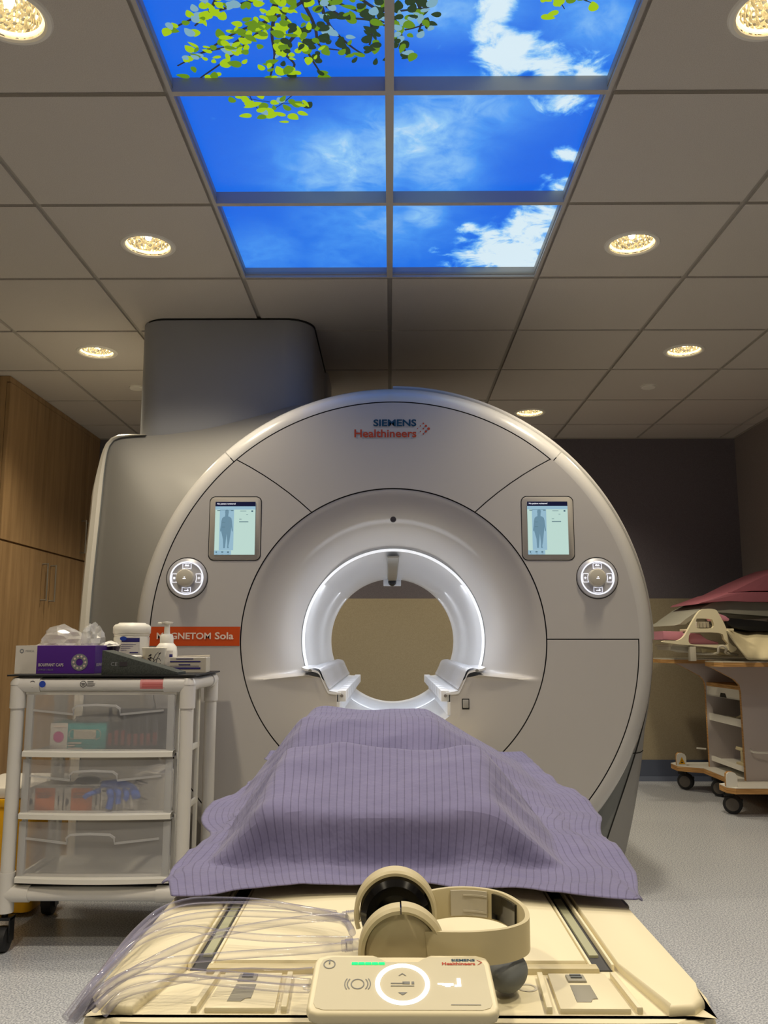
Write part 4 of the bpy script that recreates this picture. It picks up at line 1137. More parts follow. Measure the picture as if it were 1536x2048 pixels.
# drawer unit
DL, DR, DF, DB = -1.176, -.694, 2.842, 3.205
zs = [.790,.588,.397,.205]
obj('unit_frame', join(box(DL-.004,DR+.004,DF,DB,.782,.794,.003), box(DL,DR,DF+.03,DB,.195,.202), 
    *[box(xx-.006,xx+.006,yy-.012,yy+.012,.2,.79,.002) for xx in (DL,DR) for yy in (DF+.045,DB-.02)],
    *[box(xx-.005,xx+.005,DF+.03,DB,z-.010,z+.010,.002) for xx in (DL,DR) for z in (.588,.397,.215)]), 'white', ct)
def bow(x): u = (x-(DL+DR)/2)/((DR-DL)/2); return -.020*(1-u*u)
for k in range(3):
    zt, zb = zs[k]-(.006 if k == 0 else .008), zs[k+1]
    xs = [DL+(DR-DL)*i/24 for i in range(25)]
    dr = obj('drawer', loft([[Vector((x,DF+bow(x)-.004,zb+.0)) for x in xs],[Vector((x,DF+bow(x)-.012,zb+.002)) for x in xs],[Vector((x,DF+bow(x)-.012,zb+.016)) for x in xs],[Vector((x,DF+bow(x),zb+.020)) for x in xs],[Vector((x,DF+.03,zb+.020)) for x in xs],[Vector((x,DF+.03,zb)) for x in xs],[Vector((x,DF+bow(x)-.004,zb+.0)) for x in xs]]), 'white', ct, label='white front ledge with frosted drawer')
    # front sheet: outer band, then an inset pane whose upper edge steps around the handle
    fr = []
    obj('drawer_front', loft([[Vector((x,DF+bow(x)*.8,zb+.02)) for x in xs],[Vector((x,DF+bow(x)*.8,zt)) for x in xs]]), 'frost', dr)
    objs('front_border', (box(DL+.002,DL+.024,DF-.004,DF+.012,zb+.018,zt,.002), box(DR-.024,DR-.002,DF-.004,DF+.012,zb+.018,zt,.002)), 'frosthandle', dr)
    xm = (DL+DR)/2-.004
    zg = zt-.050
    arch = [(xm-.21,DF-.005,zg),(xm-.075,DF-.020,zg-.012),(xm-.075,DF-.026,zg+.006),(xm-.062,DF-.030,zg+.016),(xm,DF-.032,zg+.019),(xm+.062,DF-.030,zg+.016),(xm+.075,DF-.026,zg+.006),(xm+.075,DF-.020,zg-.012),(xm+.21,DF-.005,zg)]
    obj('drawer_handle', join(sweep([Vector(a) for a in arch], [(-.003,-.0035),(.003,-.0035),(.003,.0035),(-.003,.0035)], up=Y)), 'frosthandle', dr)
    ib, it_ = zb+.008, zg+.004
    obj('drawer_tray', join(quad((DL+.03,DF+.02,ib),X*(DR-DL-.06),Y*(DB-DF-.03)), quad((DL+.03,DF+.02,ib),Y*(DB-DF-.03),Z*(it_-ib)), quad((DR-.03,DF+.02,ib),Y*(DB-DF-.03),Z*(it_-ib)), quad((DL+.03,DB-.01,ib),X*(DR-DL-.06),Z*(it_-ib))), 'frost2', dr, smooth=False)
# contents of the top drawer
def carton(name, label, cat, px0, px1, pyb, pyt, y, depth, m, group=None, zb=None, rot=0):
    a, b = on_y(px0, pyb, y), on_y(px1, pyb, y); t = on_y(px0, pyt, y)
    zb_ = a.z if zb is None else zb
    th = thing(name, label, cat, ((a.x+b.x)/2, y+depth/2, zb_), rot, group)
    w, h = b.x-a.x, t.z-zb_
    obj('carton_body', box(-w/2,w/2,-depth/2,depth/2,0,h,.0015), m, th, world=False)
    return th, w, h
def local(th, name, g, m, **k): return obj(name, g, m, th, world=False, smooth=False, **k)
zd = zs[1]+.011
th, w, h = carton('mask_box', 'teal and white mask carton with a magenta dot in the top frosted drawer', 'box', 97, 209, 1500, 1446, 2.90, .12, 'tealbox', zb=zd)
fy = -.06-.0008
local(th, 'white_panel', quad((-w/2,fy,.0),X*w*.31,Z*h), 'carton')
local(th, 'magenta_dot', disc((-w/2+w*.15,fy-.0006,h*.50),X,Z,.0175,24,.0004), 'pinkdot')
local(th, 'mask_picture', join(quad((-w*.08,fy,h*.42),X*w*.40,Z*h*.34)), 'coilgrey')
local(th, 'ear_loop', join(disc((-w*.08,fy,h*.59),X,Z,h*.19,16,.0004,h*.165,90,270), disc((w*.32,fy,h*.59),X,Z,h*.19,16,.0004,h*.165,-90,90)), 'coilgrey')
local(th, 'printed_lines', lines((-w/2,fy-.0006,0),X,Z,[(w*.06,h*.84,w*.2,h*.06),(w*.03,h*.1,w*.05,h*.08),(w*.33,h*.26,w*.24,h*.05),(w*.33,h*.17,w*.12,h*.05),(w*.33,h*.07,w*.26,h*.05)]), 'pale')
# bundle of dark cables
th = thing('cable_bundle', 'bundle of dark cables with red tags standing in the top frosted drawer', 'cable bundle', (on_y(272,1490,2.93).x, 2.95, zd))
cb = []; cl_ = []; rt_ = []
for k in range(17):
    x = -.088+.0112*k+random.uniform(-.003,.003); y = random.uniform(-.05,.04); zt = .125+random.uniform(-.01,.014)
    (cl_ if k % 3 == 1 else cb).append(tube([(x,y,.01),(x+random.uniform(-.004,.004),y,.06),(x+random.uniform(-.006,.01),y-.004,zt)], .0042 if k%3 else .0058, 8, smooth=4))
obj('cables', join(*cb), 'darkbundle', th, world=False); obj('light_cables', join(*cl_), 'cablelight', th, world=False)
obj('plug_block', box(-.098,.095,-.045,.055,0,.022,.006), 'darkbundle', th, world=False)
obj('cable_sleeve', box(-.092,.098,.045,.06,.0,.128,.004), 'darkbundle', th, world=False)
for k in range(8): rt_.append(box(-.085+.021*k,-.072+.021*k,-.06,-.05,.018,.018+.035+random.uniform(0,.014),.003))
obj('red_tags', join(*rt_), 'redtie', th, world=False)
# crumpled cloth above mask box
def crumple(name, label, cat, loc, sx, sy, sz, m, seed, n=3, group=None, amp=.5, flat=True):
    bm = bmesh.new(); bmesh.ops.create_icosphere(bm, subdivisions=n, radius=1)
    rr = random.Random(seed)
    dirs = [(Vector((rr.gauss(0,1),rr.gauss(0,1),rr.gauss(0,1))).normalized(), rr.uniform(-amp,amp), rr.uniform(2,7)) for _ in range(9)]
    for v in bm.verts:
        d = v.co.normalized(); r = 1+sum(a*abs(math.sin(f*d.dot(q)))*.35 for q,a,f in dirs)+rr.uniform(-.06,.06)
        c = d*r; z = max(c.z, -.15) if flat else c.z
        v.co = Vector((c.x*sx, c.y*sy, (z+.15)*sz))
    o = obj(name, join(bm), m, None, smooth=False); o.location = loc; tag(o, label, cat, group); return o
crumple('folded_mask', 'grey blue crumpled mask lying on the teal carton in the top drawer', 'mask', (-.985,2.975,zd+.088), .075,.05,.020,'silver',4)
zd2 = zs[2]+.011
for px0, px1, lab in ((52,121,'orange and white carton at the left in the middle frosted drawer'),(124,197,'orange and white carton between the left carton and the glove box in the middle drawer')):
    th, w, h = carton('medical_carton', lab, 'box', px0, px1, 1625, 1577, 2.89, .14, 'carton', 'orange and white cartons in the middle drawer', zb=zd2)
    fy = -.07-.0008
    local(th, 'orange_panel', quad((-w*.30,fy,0),X*w*.58,Z*h), 'orangebox')
    local(th, 'printed_lines', lines((-w/2,fy-.0005,0),X,Z,[(w*.26,h*.78,w*.4,h*.03),(w*.26,h*.68,w*.44,h*.03),(w*.26,h*.60,w*.36,h*.03),(w*.06,h*.3,w*.04,h*.28),(w*.11,h*.34,w*.03,h*.2),(w*.88,h*.3,w*.03,h*.4)]), 'ink')
th, w, h = carton('glove_box', 'white carton with a blue glove hanging out in the middle drawer', 'box', 198, 270, 1625, 1577, 2.88, .15, 'carton', zb=zd2)
local(th, 'printed_lines', lines((-w/2,-.0758,0),X,Z,[(w*.04,h*.85,w*.1,h*.08),(w*.18,h*.86,w*.3,h*.03),(w*.05,h*.3,w*.28,h*.02),(w*.05,h*.25,w*.3,h*.02),(w*.05,h*.2,w*.25,h*.02),(w*.05,h*.4,w*.3,h*.025),(w*.05,h*.5,w*.2,h*.025),(w*.8,h*.08,w*.15,h*.07),(w*.3,h*.65,w*.12,h*.05)]), 'ink')
gx = -.935
gl = thing('rubber_glove', 'limp blue disposable glove spilling over the white carton in the middle drawer', 'glove', (gx+.05,2.86,zd2+.09))
gg = [tube([(gx+.02,2.90,.480),(gx+.035,2.868,.474),(gx+.042,2.860,.455),(gx+.036+.0,2.858,.425+.0)], .011, 10, smooth=5),
      tube([(gx+.02,2.90,.480),(gx+.06,2.870,.476),(gx+.064,2.860,.455),(gx+.066,2.858,.440)], .009, 10, smooth=5),
      tube([(gx+.0,2.90,.478),(gx-.02,2.872,.472),(gx-.036,2.862,.466),(gx-.045,2.860,.458)], .008, 10, smooth=5),
      tube([(gx+.04,2.92,.482),(gx+.08,2.880,.476),(gx+.09,2.866,.462),(gx+.084,2.860,.452)], .009, 10, smooth=5),
      tube([(gx-.01,2.93,.486),(gx+.04,2.92,.492),(gx+.09,2.90,.484),(gx+.115,2.875,.468),(gx+.12,2.868,.458)], .014, 10, smooth=5)]
obj('glove_fingers', join(*gg), 'glove', gl)
obj('glove_palm', xf(box(-.05,.05,-.03,.03,-.010,.010,.008,3), Matrix.Translation((gx+.04,2.925,.480))@Matrix.Rotation(.2,4,'Y')), 'glove', gl)
th = thing('supply_carton', 'pale grey carton tilted at the right end of the middle drawer', 'box', (-.800,2.99,zd2), R(-20))
obj('carton_body', xf(box(-.042,.050,-.07,.07,0,.125,.001), Matrix.Rotation(R(10),4,'Y')), 'carton', th, world=False)
obj('printed_lines', xf(lines((-.042,-.0705,0),X,Z,[(.01,.09,.05,.004),(.01,.08,.03,.003),(.01,.04,.06,.002)]), Matrix.Rotation(R(10),4,'Y')), 'ink', th, world=False, smooth=False)
o = obj('supply_bag', join(xf(box(-.12,.07,-.05,.05,0,.022,.008,3), Matrix.Translation((-1.02,3.0,zd2+.085))@Matrix.Rotation(R(-4),4,'Y'))), 'bag', None); recenter(o,(-1.02,3.0,zd2+.085)); tag(o,'clear packet lying across the orange cartons in the middle drawer','packet')
o = obj('dark_spoon', xf(lathe([(0,-.003),(.03,-.002),(.032,0),(.03,.002),(0,.003)], (0,0,0), 'z', 24), Matrix.Translation((-.985,2.90,zd2+.098))@Matrix.Scale(1.3,4,X)@Matrix.Scale(.6,4,Y)@Matrix.Rotation(R(20),4,'X')), 'ink', None); recenter(o,(-.985,2.90,zd2+.095)); tag(o,'small dark oval paddle lying on the cartons in the middle drawer','paddle')
# ---- on the cart top
th = thing('cap_box', 'purple and white carton of bouffant caps on the left of the cart top', 'box', (-1.125,3.025,TOPZ))
w, dp, h = .268, .19, .093
obj('carton_body', join(box(-w/2,w/2,-dp/2,dp/2,0,h,.001)), 'purple', th, world=False, smooth=False)
fy = -dp/2-.0007
local(th, 'white_end', join(quad((-w/2,fy,0),X*w*.27,Z*h), quad((-w/2,-dp/2,h+.0005),X*w*.24,Y*dp), quad((-w/2-.0005,-dp/2,0),Y*dp,Z*h)), 'carton')
local(th, 'open_flap', join(quad((-w*.12,-.055,h+.0008),X*w*.58,Y*.11)), 'carton')
o = text('BOUFFANT CAPS', (-.054,fy-.0012,.024), X, Z, .084, .0105, 'carton', None, .02, depth=.0004); o.parent = th
o = text('LARGE | BLUE', (-.054,fy-.0012,.009), X, Z, .050, .0070, 'wedge', None, .0, depth=.0004); o.parent = th; o.data.materials[0] = M['greyink']
o = text('MEDICAL', (-.100,fy-.0004,.072), X, Z, .030, .006, 'greyink', None, .0, depth=.0004); o.parent = th
o = text('BOUFFANT', (w/2+.0012,-.082,.024), Y, Z, .060, .0105, 'carton', None, .02, depth=.0004); o.parent = th
o = text('BOUFFANT CAPS', (-.035,-.088,h+.0006), X, Y, .085, .014, 'carton', None, .02, depth=.0004); o.parent = th
local(th, 'cap_picture', join(disc((.083,fy,.038),X,Z,.028,36,.0005,.012)), 'greyink')
local(th, 'cap_picture', join(*[disc((.083+.020*math.cos(a),fy-.0004,.038+.020*math.sin(a)),X,Z,.0035,10,.0005) for a in [math.pi*k/5 for k in range(10)]]), 'pale')
local(th, 'logo_mark', join(disc((-.113,fy-.0004,.075),X,Z,.007,20,.0005,.004)), 'greyink')
crumple('film_bag', 'clear crumpled film bag, the larger one on top of the purple carton', 'bag', (-1.135,3.02,TOPZ+h+.001), .062,.05,.042,'bag',11,3,'crumpled film bags on the purple carton',amp=.9)
crumple('film_bag', 'small pointed clear film bag at the right of the purple carton top', 'bag', (-1.022,2.99,TOPZ+h+.001), .026,.03,.046,'bag',15,3,'crumpled film bags on the purple carton',amp=.9)
o = crumple('bouffant_cap', 'white pleated cap peeking from the right end of the purple carton', 'cap', (-.985,3.08,TOPZ+h-.004), .035,.03,.014,'white',21,3)
th = thing('wipes_tub', 'large translucent white wipes tub behind the dark foam wedge', 'tub', (-.928,3.125,TOPZ))
obj('tub_body', lathe([(0,0),(.058,0),(.060,.004),(.0625,.12),(.060,.125),(.0625,.128),(.0625,.134),(0,.134)], axis='z', n=48), 'canister', th, world=False)
obj('lid', lathe([(0,.134),(.064,.134),(.066,.138),(.066,.158),(.060,.166),(.048,.170),(.046,.173),(0,.173)], n=48), 'canister', th, world=False)
def wrap(r, z0, z1, a0, a1, n=16): return loft([[Vector((r*math.cos(R(a0+(a1-a0)*k/n)), r*math.sin(R(a0+(a1-a0)*k/n)), z)) for k in range(n+1)] for z in (z0,z1)])
obj('tub_label', wrap(.0645,.030,.123,252,312), 'carton', th, world=False)
obj('label_band', wrap(.0650,.105,.119,256,311), 'navy', th, world=False)
obj('label_oval', xf(disc((0,0,0),X,Z,.011,24,0), Matrix.Translation((-.010,-.0660,.117))@Matrix.Scale(1.1,4,X)@Matrix.Scale(.7,4,Z)), 'bluestick', th, world=False)
obj('label_print', join(*[wrap(.0651,z,z+.004,282,308) for z in (.066,.056)], *[wrap(.0650,z,z+.0015,253,a) for z,a in ((.096,300),(.090,292),(.083,284),(.076,272),(.046,284),(.040,292),(.034,280))]), 'navy', th, world=False)
th = thing('pump_bottle', 'white foam pump bottle beside the wipes tub, in front of the orange band', 'bottle', (-.803,3.13,TOPZ))
obj('bottle_body', lathe([(0,0),(.036,0),(.039,.004),(.039,.070),(.036,.088),(.026,.100),(.020,.104),(0,.104)], n=36), 'canister', th, world=False)
cp = obj('collar', lathe([(.019,.100),(.024,.102),(.024,.122),(.021,.130),(.014,.134),(0,.134)], n=30), 'canister', th, world=False)
obj('pump_head', join(lathe([(.011,.13),(.0095,.165),(.012,.170),(.020,.172),(.021,.176),(0,.178)], n=24), box(-.034,0,-.006,.006,.168,.176,.003)), 'canister', th, world=False)
obj('bottle_label', wrap(.0394,.02,.075,275,320), 'carton', th, world=False); obj('label_print', wrap(.0397,.052,.062,300,318), 'navy', th, world=False)
th = thing('paper_cup', 'cream cup with dark leaf drawing standing behind the foam wedge', 'cup', (-.812,3.005,TOPZ))
obj('cup_body', lathe([(0,.0),(.030,0),(.0415,.082),(.0430,.085),(.0415,.086),(.040,.083),(.029,.004),(0,.004)], n=44), 'cer', th, world=False)
def cupp(a, z): r = .0302+(.0415-.0302)*z/.082; return Vector((r*math.cos(R(a)), r*math.sin(R(a)), z))
def cstroke(L, wd=.0009): return sweep(catmull([cupp(a,z) for a,z in L], 6), [(-wd,-.0003),(wd,-.0003),(wd,.0003),(-wd,.0003)], up=Vector((0,1,0)))
st = [cstroke([(285,.02),(280,.04),(290,.06),(305,.072)]), cstroke([(275,.03),(290,.045),(310,.05),(322,.04)]), cstroke([(300,.015),(296,.035),(304,.055),(316,.07)]), cstroke([(268,.055),(276,.05),(286,.046)]), cstroke([(290,.028),(304,.03),(314,.022),(306,.014)])]
lv = []
for a, z, t in ((262,.060,.6),(266,.052,2.2),(258,.050,.2),(268,.062,1.4),(318,.030,1.2),(312,.066,.5),(262,.045,2.8)):
    c = cupp(a,z)*1.006; c.z = z; tg = Vector((-math.sin(R(a)),math.cos(R(a)),0)); u = tg*math.cos(t)+Z*math.sin(t); v = tg*-math.sin(t)+Z*math.cos(t)
    s_ = .0065 if a != 318 else .011
    lv.append(([c-u*s_, c+v*s_*.4, c+u*s_, c-v*s_*.4], [[0,1,2,3]]))
obj('leaf_drawing', join(*st, *lv), 'ink', th, world=False, smooth=False)
th = thing('small_bottle', 'small white capped bottle with a red label before the wipes tub', 'bottle', (-.873,2.985,TOPZ))
obj('bottle_body', lathe([(0,0),(.024,0),(.025,.003),(.025,.040),(.022,.043),(0,.043)], n=32), 'tagred', th, world=False)
obj('cap', lathe([(.022,.042),(.0255,.043),(.0265,.047),(.0265,.056),(.022,.060),(0,.061)], n=32), 'white', th, world=False)
obj('label_print', wrap(.0254,.022,.034,262,300), 'carton', th, world=False)
th = thing('foam_wedge', 'dark grey green foam wedge at the front edge of the cart top', 'wedge', (-.812,2.885,TOPZ), R(-3))
obj('wedge_body', prism([(-.126,0),(.128,0),(.128,.008),(-.120,.078),(-.126,.078)], -.045, .045, 'y', .002), 'wedge', th, world=False)
o = text('CE', (-.095,-.0458,.028), X, Z, .022, .012, 'greyink', None, .0, depth=.0004); o.parent = th
local(th, 'printed_plate', join(quad((-.066,-.0462,.027),X*.026,Z*.014)), 'ink')
th = thing('tissue_box', 'flat pale grey carton with dark stripes at the right end of the cart top', 'box', (-.705,3.085,TOPZ), R(4))
obj('carton_body', box(-.062,.062,-.05,.05,0,.050,.001), 'coilgrey', th, world=False, smooth=False)
local(th, 'printed_lines', lines((-.062,-.0505,0),X,Z,[(0,.012,.105,.006),(0,.036,.105,.004),(.03,.026,.04,.003),(0,.022,.10,.0012),(.02,.046,.06,.002)]), 'navy')
local(th, 'open_top', join(box(-.062,.062,-.05,.05,.050,.052), ([(-.062,.05,.05),(.062,.05,.05),(.062,.045,.060),(-.05,.047,.056)],[[0,1,2,3]])), 'carton')
# yellow bin behind the cart
yb = thing('yellow_bin', 'yellow waste bin standing behind the left side of the cart', 'bin', (-1.335,3.34,0))
obj('bin_body', prism(rrect(-1.53,-1.255,3.16,3.52,.03,4), .02, .40, 'z', .006), 'yellow', yb)
obj('bin_lid', prism(rrect(-1.53,-1.255,3.16,3.52,.03,4), .402, .44, 'z', .008), 'carton', yb)
obj('bin_rim', prism(rrect(-1.54,-1.245,3.15,3.53,.03,4), .375, .402, 'z', .004), 'yellow', yb)

# ================================================================ COIL TROLLEY
tr = thing('coil_trolley', 'plywood storage trolley on casters loaded with coils and pads by the right wall', 'trolley', (2.15,5.45,0))
TPZ = .845
# work top with a notch on the left side
top = [(1.815,5.00),(1.815,5.16),(1.845,5.22),(2.06,5.28),(2.06,5.66),(1.86,5.74),(1.815,5.80),(1.815,6.02),(1.84,6.10),(2.52,6.10),(2.52,4.90),(1.90,4.90)]
top = [(1.86,4.90),(1.822,4.94),(1.815,5.06),(1.86,5.16),(2.05,5.22),(2.05,5.66),(1.86,5.74),(1.80,5.84),(1.805,6.02),(1.84,6.08),(2.52,6.08),(2.52,4.90)]
obj('work_top', prism(top, TPZ-.030, TPZ-.006, 'z'), 'ply', tr, smooth=False)
obj('top_laminate', prism([(a,b) for a,b in top], TPZ-.006, TPZ, 'z'), 'coilgrey', tr, smooth=False)
basep = [(1.90,4.93),(1.865,4.97),(1.865,5.08),(1.93,5.12),(2.00,5.18),(2.00,5.70),(1.94,5.74),(1.865,5.80),(1.865,5.93),(1.90,5.96),(2.50,5.96),(2.50,4.93)]
obj('base_board', prism(basep, .125, .155, 'z'), 'ply', tr, smooth=False)
obj('base_laminate', prism(basep, .155, .159, 'z'), 'white', tr, smooth=False)
def endp(y, s, nm):
    p = [(1.865,TPZ-.03),(1.90,TPZ-.045),(2.02,.735),(2.048,.705),(2.055,.66),(2.055,.159),(2.50,.159),(2.50,TPZ-.03)]
    e = obj('end_panel', prism([(a,b) for a,b in p], y, y+.024, 'y'), 'ply', tr, smooth=False)
    obj('panel_laminate', join(prism([(a+.001,b) for a,b in p], y-.0015, y, 'y')), 'bin_inner', e, smooth=False)
    return e
e1 = endp(5.17,1,''); e2 = endp(5.74,1,'')
obj('panel_laminate', prism([(2.055,.159),(2.50,.159),(2.50,TPZ-.03),(2.0,TPZ-.03),(2.055,.68)], 5.738, 5.740, 'y'), 'bin_inner', e2, smooth=False)
obj('back_board', box(2.47,2.485,5.19,5.74,.159,TPZ-.03), 'bin_inner', tr, smooth=False)
obj('upper_shelf', box(2.06,2.47,5.194,5.74,.672,.695), 'ply', tr, smooth=False)
sl = obj('pull_shelf', join(box(2.062,2.075,5.196,5.738,.615,.672), box(2.062,2.46,5.196,5.738,.612,.617)), 'white', tr, smooth=False)
obj('finger_notch', prism([(5.41,.614),(5.43,.640),(5.50,.640),(5.52,.614)], 2.0605, 2.0625, 'x'), 'gap', sl, smooth=False)
o = lines((2.0615,5.725,.640), -Y, Z, [(0,0.012,.07,.008),(0,.002,.06,.004),(0,-.006,.03,.004)], depth=-.001); obj('shelf_label', o, 'greyink', sl, smooth=False)
for z in (.455,.20):
    s_ = obj('shelf', join(box(2.075,2.46,5.196,5.738,z,z+.012), box(2.068,2.078,5.196,5.738,z,z+.045 if z > .3 else z+.03)), 'white', tr, smooth=False)
obj('hook', tube([(2.04,5.752,.27),(1.98,5.752,.275)], .005, 8), 'white', tr)
obj('side_hook', tube([(2.09,5.168,.335),(2.11,5.12,.325),(2.35,5.10,.325),(2.40,5.168,.33)], .006, 8, smooth=5), 'white', tr)
for y, lab in ((5.00,0),(5.86,1)):
    b2 = obj('bumper', prism([(1.865,.155),(1.925,.155),(1.925,.215),(1.915,.232),(1.90,.238),(1.88,.238),(1.868,.228),(1.865,.21)] , (4.965 if lab == 0 else 5.80), (4.975 if lab == 0 else 5.81), 'y'), 'white', tr, smooth=False)
    obj('bumper_block', prism([(1.867,.155),(1.927,.155),(1.927,.215),(1.917,.233),(1.90,.239),(1.88,.239),(1.868,.228),(1.867,.21)] , (4.975 if lab == 0 else 5.81), (5.0 if lab == 0 else 5.835), 'y'), 'ply', b2, smooth=False)
    if lab:
        yt = obj('warning_triangle', ([(1.875,5.799,.168),(1.918,5.799,.168),(1.8965,5.799,.215)],[[0,1,2]]), 'yellow', b2, smooth=False)
        obj('warning_symbol', join(quad((1.889,5.798,.175),X*.015,Z*.006), quad((1.8945,5.798,.183),X*.004,Z*.013)), 'black', yt, smooth=False)
def caster(x, y, a):
    w = thing('c','', '', (0,0,0)); bpy.data.objects.remove(w)
    mtx = Matrix.Translation((x,y,0))@Matrix.Rotation(a,4,'Z')
    o = obj('caster', xf(join(lathe([(0,-.022),(.030,-.022),(.046,-.020),(.052,-.014),(.052,-.004),(.044,-.003),(.044,.003),(.052,.004),(.052,.014),(.046,.020),(.030,.022),(0,.022)], (0,0,.052), 'x', 36)), mtx), 'rubber', tr)
    obj('wheel_hub', xf(lathe([(0,-.0235),(.034,-.0235),(.036,-.021),(.036,.021),(.034,.0235),(0,.0235)], (0,0,.052), 'x', 32), mtx), 'wheelgrey', o)
    obj('caster_fork', xf(join(box(-.016,.016,-.01,.045,.095,.118,.004), lathe([(0,.10),(.022,.10),(.022,.126),(0,.126)], (0,.02,0), 'z', 16), box(-.008,.008,-.055,-.03,.07,.085,.003)), mtx), 'black', o)
for x, y, a in ((1.925,5.05,R(62)),(1.935,5.86,R(55)),(2.06,5.60,R(58)),(2.42,5.05,R(30)),(2.42,5.86,R(40))): caster(x, y, a)
# things on the shelves
th = thing('coil_handle_piece', 'cream plastic bracket with a slanted handle on the middle trolley shelf', 'coil part', (2.16,5.45,.467))
obj('bracket', join(box(2.09,2.30,5.30,5.62,.467,.485,.004), xf(box(-.02,.16,-.02,.02,-.012,.012,.006), Matrix.Translation((2.12,5.36,.50))@Matrix.Rotation(R(-28),4,'Y')), box(2.082,2.10,5.40,5.50,.47,.50,.003)), 'cream2', th)
obj('clip', box(2.079,2.083,5.41,5.47,.476,.492,.001), 'greyrub', th)
th = thing('spare_coil_part', 'cream plastic clamp standing on the lowest trolley shelf', 'coil part', (2.25,5.30,.212))
obj('clamp', join(box(2.10,2.30,5.22,5.42,.212,.235,.004), box(2.12,2.15,5.22,5.40,.235,.30,.004), xf(box(-.05,.12,-.05,.05,-.01,.01,.004), Matrix.Translation((2.13,5.32,.31))@Matrix.Rotation(R(15),4,'Y'))), 'cream2', th)
# things on the work top
th = thing('head_coil_frame', 'arched white coil frame with two openings standing on the trolley', 'coil frame', (1.98,5.10,TPZ+.02))
def P2(px, py, y=5.0): p = on_y(px, py, y); return (p.x, p.z)
# photo outline of the arched end plate
ol = [(1330,1281),(1333,1286),(1443,1297),(1460,1305),(1472,1297),(1457,1285),(1450,1255),(1436,1228),(1428,1219),(1408,1218),(1396,1224),(1382,1246),(1370,1268),(1362,1277),(1352,1281)]
h1 = [(1391,1240),(1395,1237),(1419,1238),(1424,1242),(1424,1256),(1392,1256)]
h2 = [(1376,1274),(1378,1268),(1384,1265),(1438,1266),(1446,1278),(1452,1290),(1400,1289),(1378,1287)]
def holed_prism(outer, holes, y0, y1):
    bm = bmesh.new(); ed = []
    for L in [outer]+holes:
        vs = [bm.verts.new((x,y0,z)) for x,z in L]
        for i in range(len(vs)): ed.append(bm.edges.new((vs[i],vs[(i+1)%len(vs)])))
    r = bmesh.ops.triangle_fill(bm, use_beauty=True, edges=ed)
    fs = [f for f in bm.faces]
    ex = bmesh.ops.extrude_face_region(bm, geom=fs)
    for v in ex['geom']:
        if isinstance(v, bmesh.types.BMVert): v.co.y = y1
    return join(bm)
sm = lambda L, n=3: [(p.x,p.y) for p in catmull([(a,b,0) for a,b in [P2(*q) for q in L]], n, closed=True)]
obj('end_plate', holed_prism(sm(ol), [sm(h1), sm(h2)], 5.0, 5.03), 'cream', th)
obj('frame_shelf', box(P2(1392,1256)[0], P2(1470,1256)[0], 5.03, 5.30, P2(0,1262)[1], P2(0,1257)[1], .003), 'cream', th)
obj('frame_base', box(P2(1345,1290)[0], P2(1455,1290)[0], 5.03, 5.34, P2(0,1293)[1], P2(0,1289)[1], .003), 'coilgrey', th)
obj('connector_block', join(*[box(P2(1398+6.5*k,1250)[0], P2(1403.5+6.5*k,1250)[0], 5.05, 5.12, P2(0,1255)[1], P2(0,1243)[1], .002) for k in range(4)]), 'white', th)
o = obj('foam_pad', join(prism([P2(1332,1279),P2(1372,1281),P2(1372,1263),P2(1331,1262)], 5.06, 5.34, 'y', .006)), 'pinkl', None); recenter(o,(P2(1350,1280)[0],5.2,P2(0,1279)[1])); tag(o,'light pink foam pad sticking out left of the arched coil frame','foam pad','pink foam pads in the coil frame')
o = obj('foam_pad', join(prism([P2(1378,1288),P2(1442,1290),P2(1442,1284),P2(1418,1281),P2(1405,1267),P2(1386,1266),P2(1378,1275)], 5.05, 5.30, 'y', .006)), 'pinkl', None); recenter(o,(P2(1410,1280)[0],5.2,P2(0,1288)[1])); tag(o,'light pink foam pad seen through the lower opening of the coil frame','foam pad','pink foam pads in the coil frame')
o = obj('foam_pad', join(prism([P2(1436,1226),P2(1452,1232),P2(1460,1238),P2(1458,1242),P2(1444,1240)], 5.02, 5.25, 'y', .004)), 'pinkl', None); recenter(o,(P2(1450,1235)[0],5.1,P2(0,1240)[1])); tag(o,'small light pink foam pad at the upper right of the coil frame','foam pad','pink foam pads in the coil frame')
th = thing('loose_coil', 'grey and white coil pieces with a looped cable under the arched frame', 'coil part', (2.05,5.2,TPZ))
obj('coil_shell', join(prism([P2(1345,1300),P2(1372,1302),P2(1388,1306),P2(1390,1294),P2(1345,1293)], 5.05, 5.3, 'y', .004), box(P2(1378,0+1290)[0],P2(1390,1290)[0],5.0,5.04,TPZ,P2(0,1293)[1],.003)), 'coilgrey', th)
obj('coil_plate', prism([P2(1408,1297),P2(1436,1300),P2(1470,1312),P2(1410,1306)], 5.06, 5.3, 'y', .002), 'cushion', th)
obj('coil_cable', tube([Vector((P2(a,b)[0],y,P2(a,b)[1])) for a,b,y in ((1395,1306,5.1),(1420,1308,5.05),(1433,1306,5.0),(1434,1295,4.99),(1442,1292,4.98),(1448,1298,4.98),(1450,1306,5.0),(1480,1310,5.05))], .0075, 10, smooth=6), 'coilgrey', th)
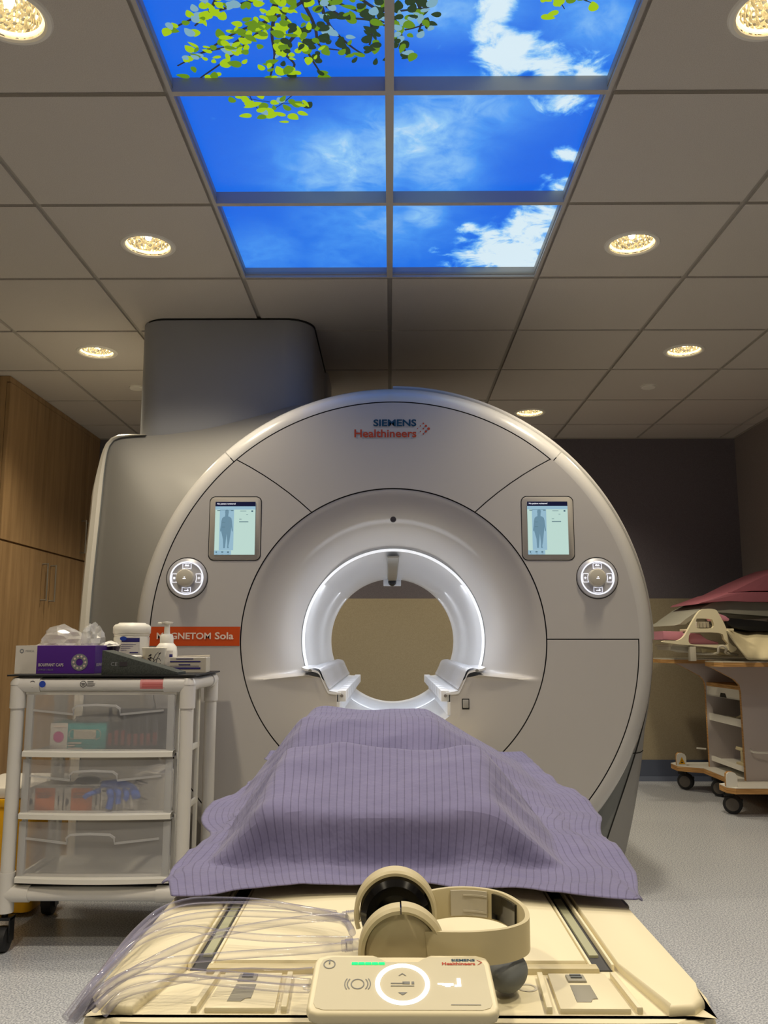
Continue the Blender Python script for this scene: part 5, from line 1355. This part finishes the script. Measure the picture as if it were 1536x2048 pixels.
# blanket hanging at the right
bl = []
xa = [P2(q,1300,4.93) for q in (1455,1475,1500,1520,1545,1590,1640)]
us = 26; vs_ = 14; V = []; Fc = []
for i in range(us+1):
    u = i/us
    for j in range(vs_+1):
        v = j/vs_
        px = 1452+150*u; pt = 1258+5*u+3*math.sin(9*u); pb = 1262+ (58 if u > .28 else 58*(u/.28)**.9)+6*math.sin(14*u)*0
        py = pt+(pb-pt)*v
        y = 5.25-.36*math.sin(v*math.pi/2)-.012*math.sin(20*u+3*v)
        p = on_y(px,py,y); V.append((p.x,p.y,max(p.z,TPZ+.003)))
for i in range(us):
    for j in range(vs_): a = i*(vs_+1)+j; Fc.append([a,a+vs_+1,a+vs_+2,a+1])
o = obj('flex_coil_blanket', (V,Fc), 'cushion', None, solid=.010); recenter(o,(2.2,4.95,TPZ)); tag(o,'cream flexible coil blanket draped over the right half of the trolley','blanket')
def slab(name, lab, cat, pts, y0, y1, m, bev=.006):
    q = [P2(a,b,y0) for a,b in pts]
    o = obj(name, prism(q, y0, y1, 'y', bev), m, None); cx = sum(a for a,b in q)/len(q); zz = min(b for a,b in q); recenter(o,(cx,(y0+y1)/2,zz)); tag(o,lab,cat); return o
slab('dark_cable_pile','dark coil cables lying under the grey pad on the trolley','cable pile',[(1440,1238),(1460,1236),(1500,1240),(1560,1246),(1600,1250),(1600,1262),(1500,1262),(1465,1256)],5.12,5.4,'black')
slab('grey_pad','long grey vinyl pad with pointed end lying under the rose pads','pad',[(1348,1251),(1372,1239),(1400,1216),(1437,1198),(1470,1201),(1540,1206),(1580,1210),(1580,1234),(1540,1233),(1470,1228),(1436,1223),(1400,1226),(1372,1249)],5.30,5.85,'paper')
slab('rose_wedge_pad','rose vinyl pad with a thin dark edge, lower of the two on top','pad',[(1395,1208),(1400,1204),(1455,1186),(1500,1184),(1582,1185),(1582,1205),(1500,1204),(1455,1202)],5.26,5.80,'pink')
slab('rose_wedge_pad','large rose vinyl wedge rising to the right, topmost on the trolley','pad',[(1405,1203),(1435,1194),(1470,1180),(1510,1160),(1560,1138),(1582,1130),(1582,1183),(1500,1182),(1455,1184)],5.28,5.82,'pink')
# ================================================================ CAMERA, LIGHT, RENDER LOOK
cd = bpy.data.cameras.new('camera'); co = bpy.data.objects.new('camera', cd); C.objects.link(co)
cd.sensor_fit = 'VERTICAL'; cd.sensor_height = 36; cd.sensor_width = 27; cd.lens = 36*F/2048; cd.clip_start = .02
co.location = (0,0,CAMZ); co.rotation_euler = (math.pi/2+PITCH, 0, YAW)
bpy.context.scene.camera = co
w = bpy.data.worlds.new('room air'); bpy.context.scene.world = w; w.use_nodes = True
w.node_tree.nodes['Background'].inputs[0].default_value = (.02,.02,.025,1); w.node_tree.nodes['Background'].inputs[1].default_value = 1
vs = bpy.context.scene.view_settings; vs.view_transform = 'Standard'; vs.look = 'None'; vs.exposure = 0; vs.gamma = 1; vs.use_curve_mapping = False
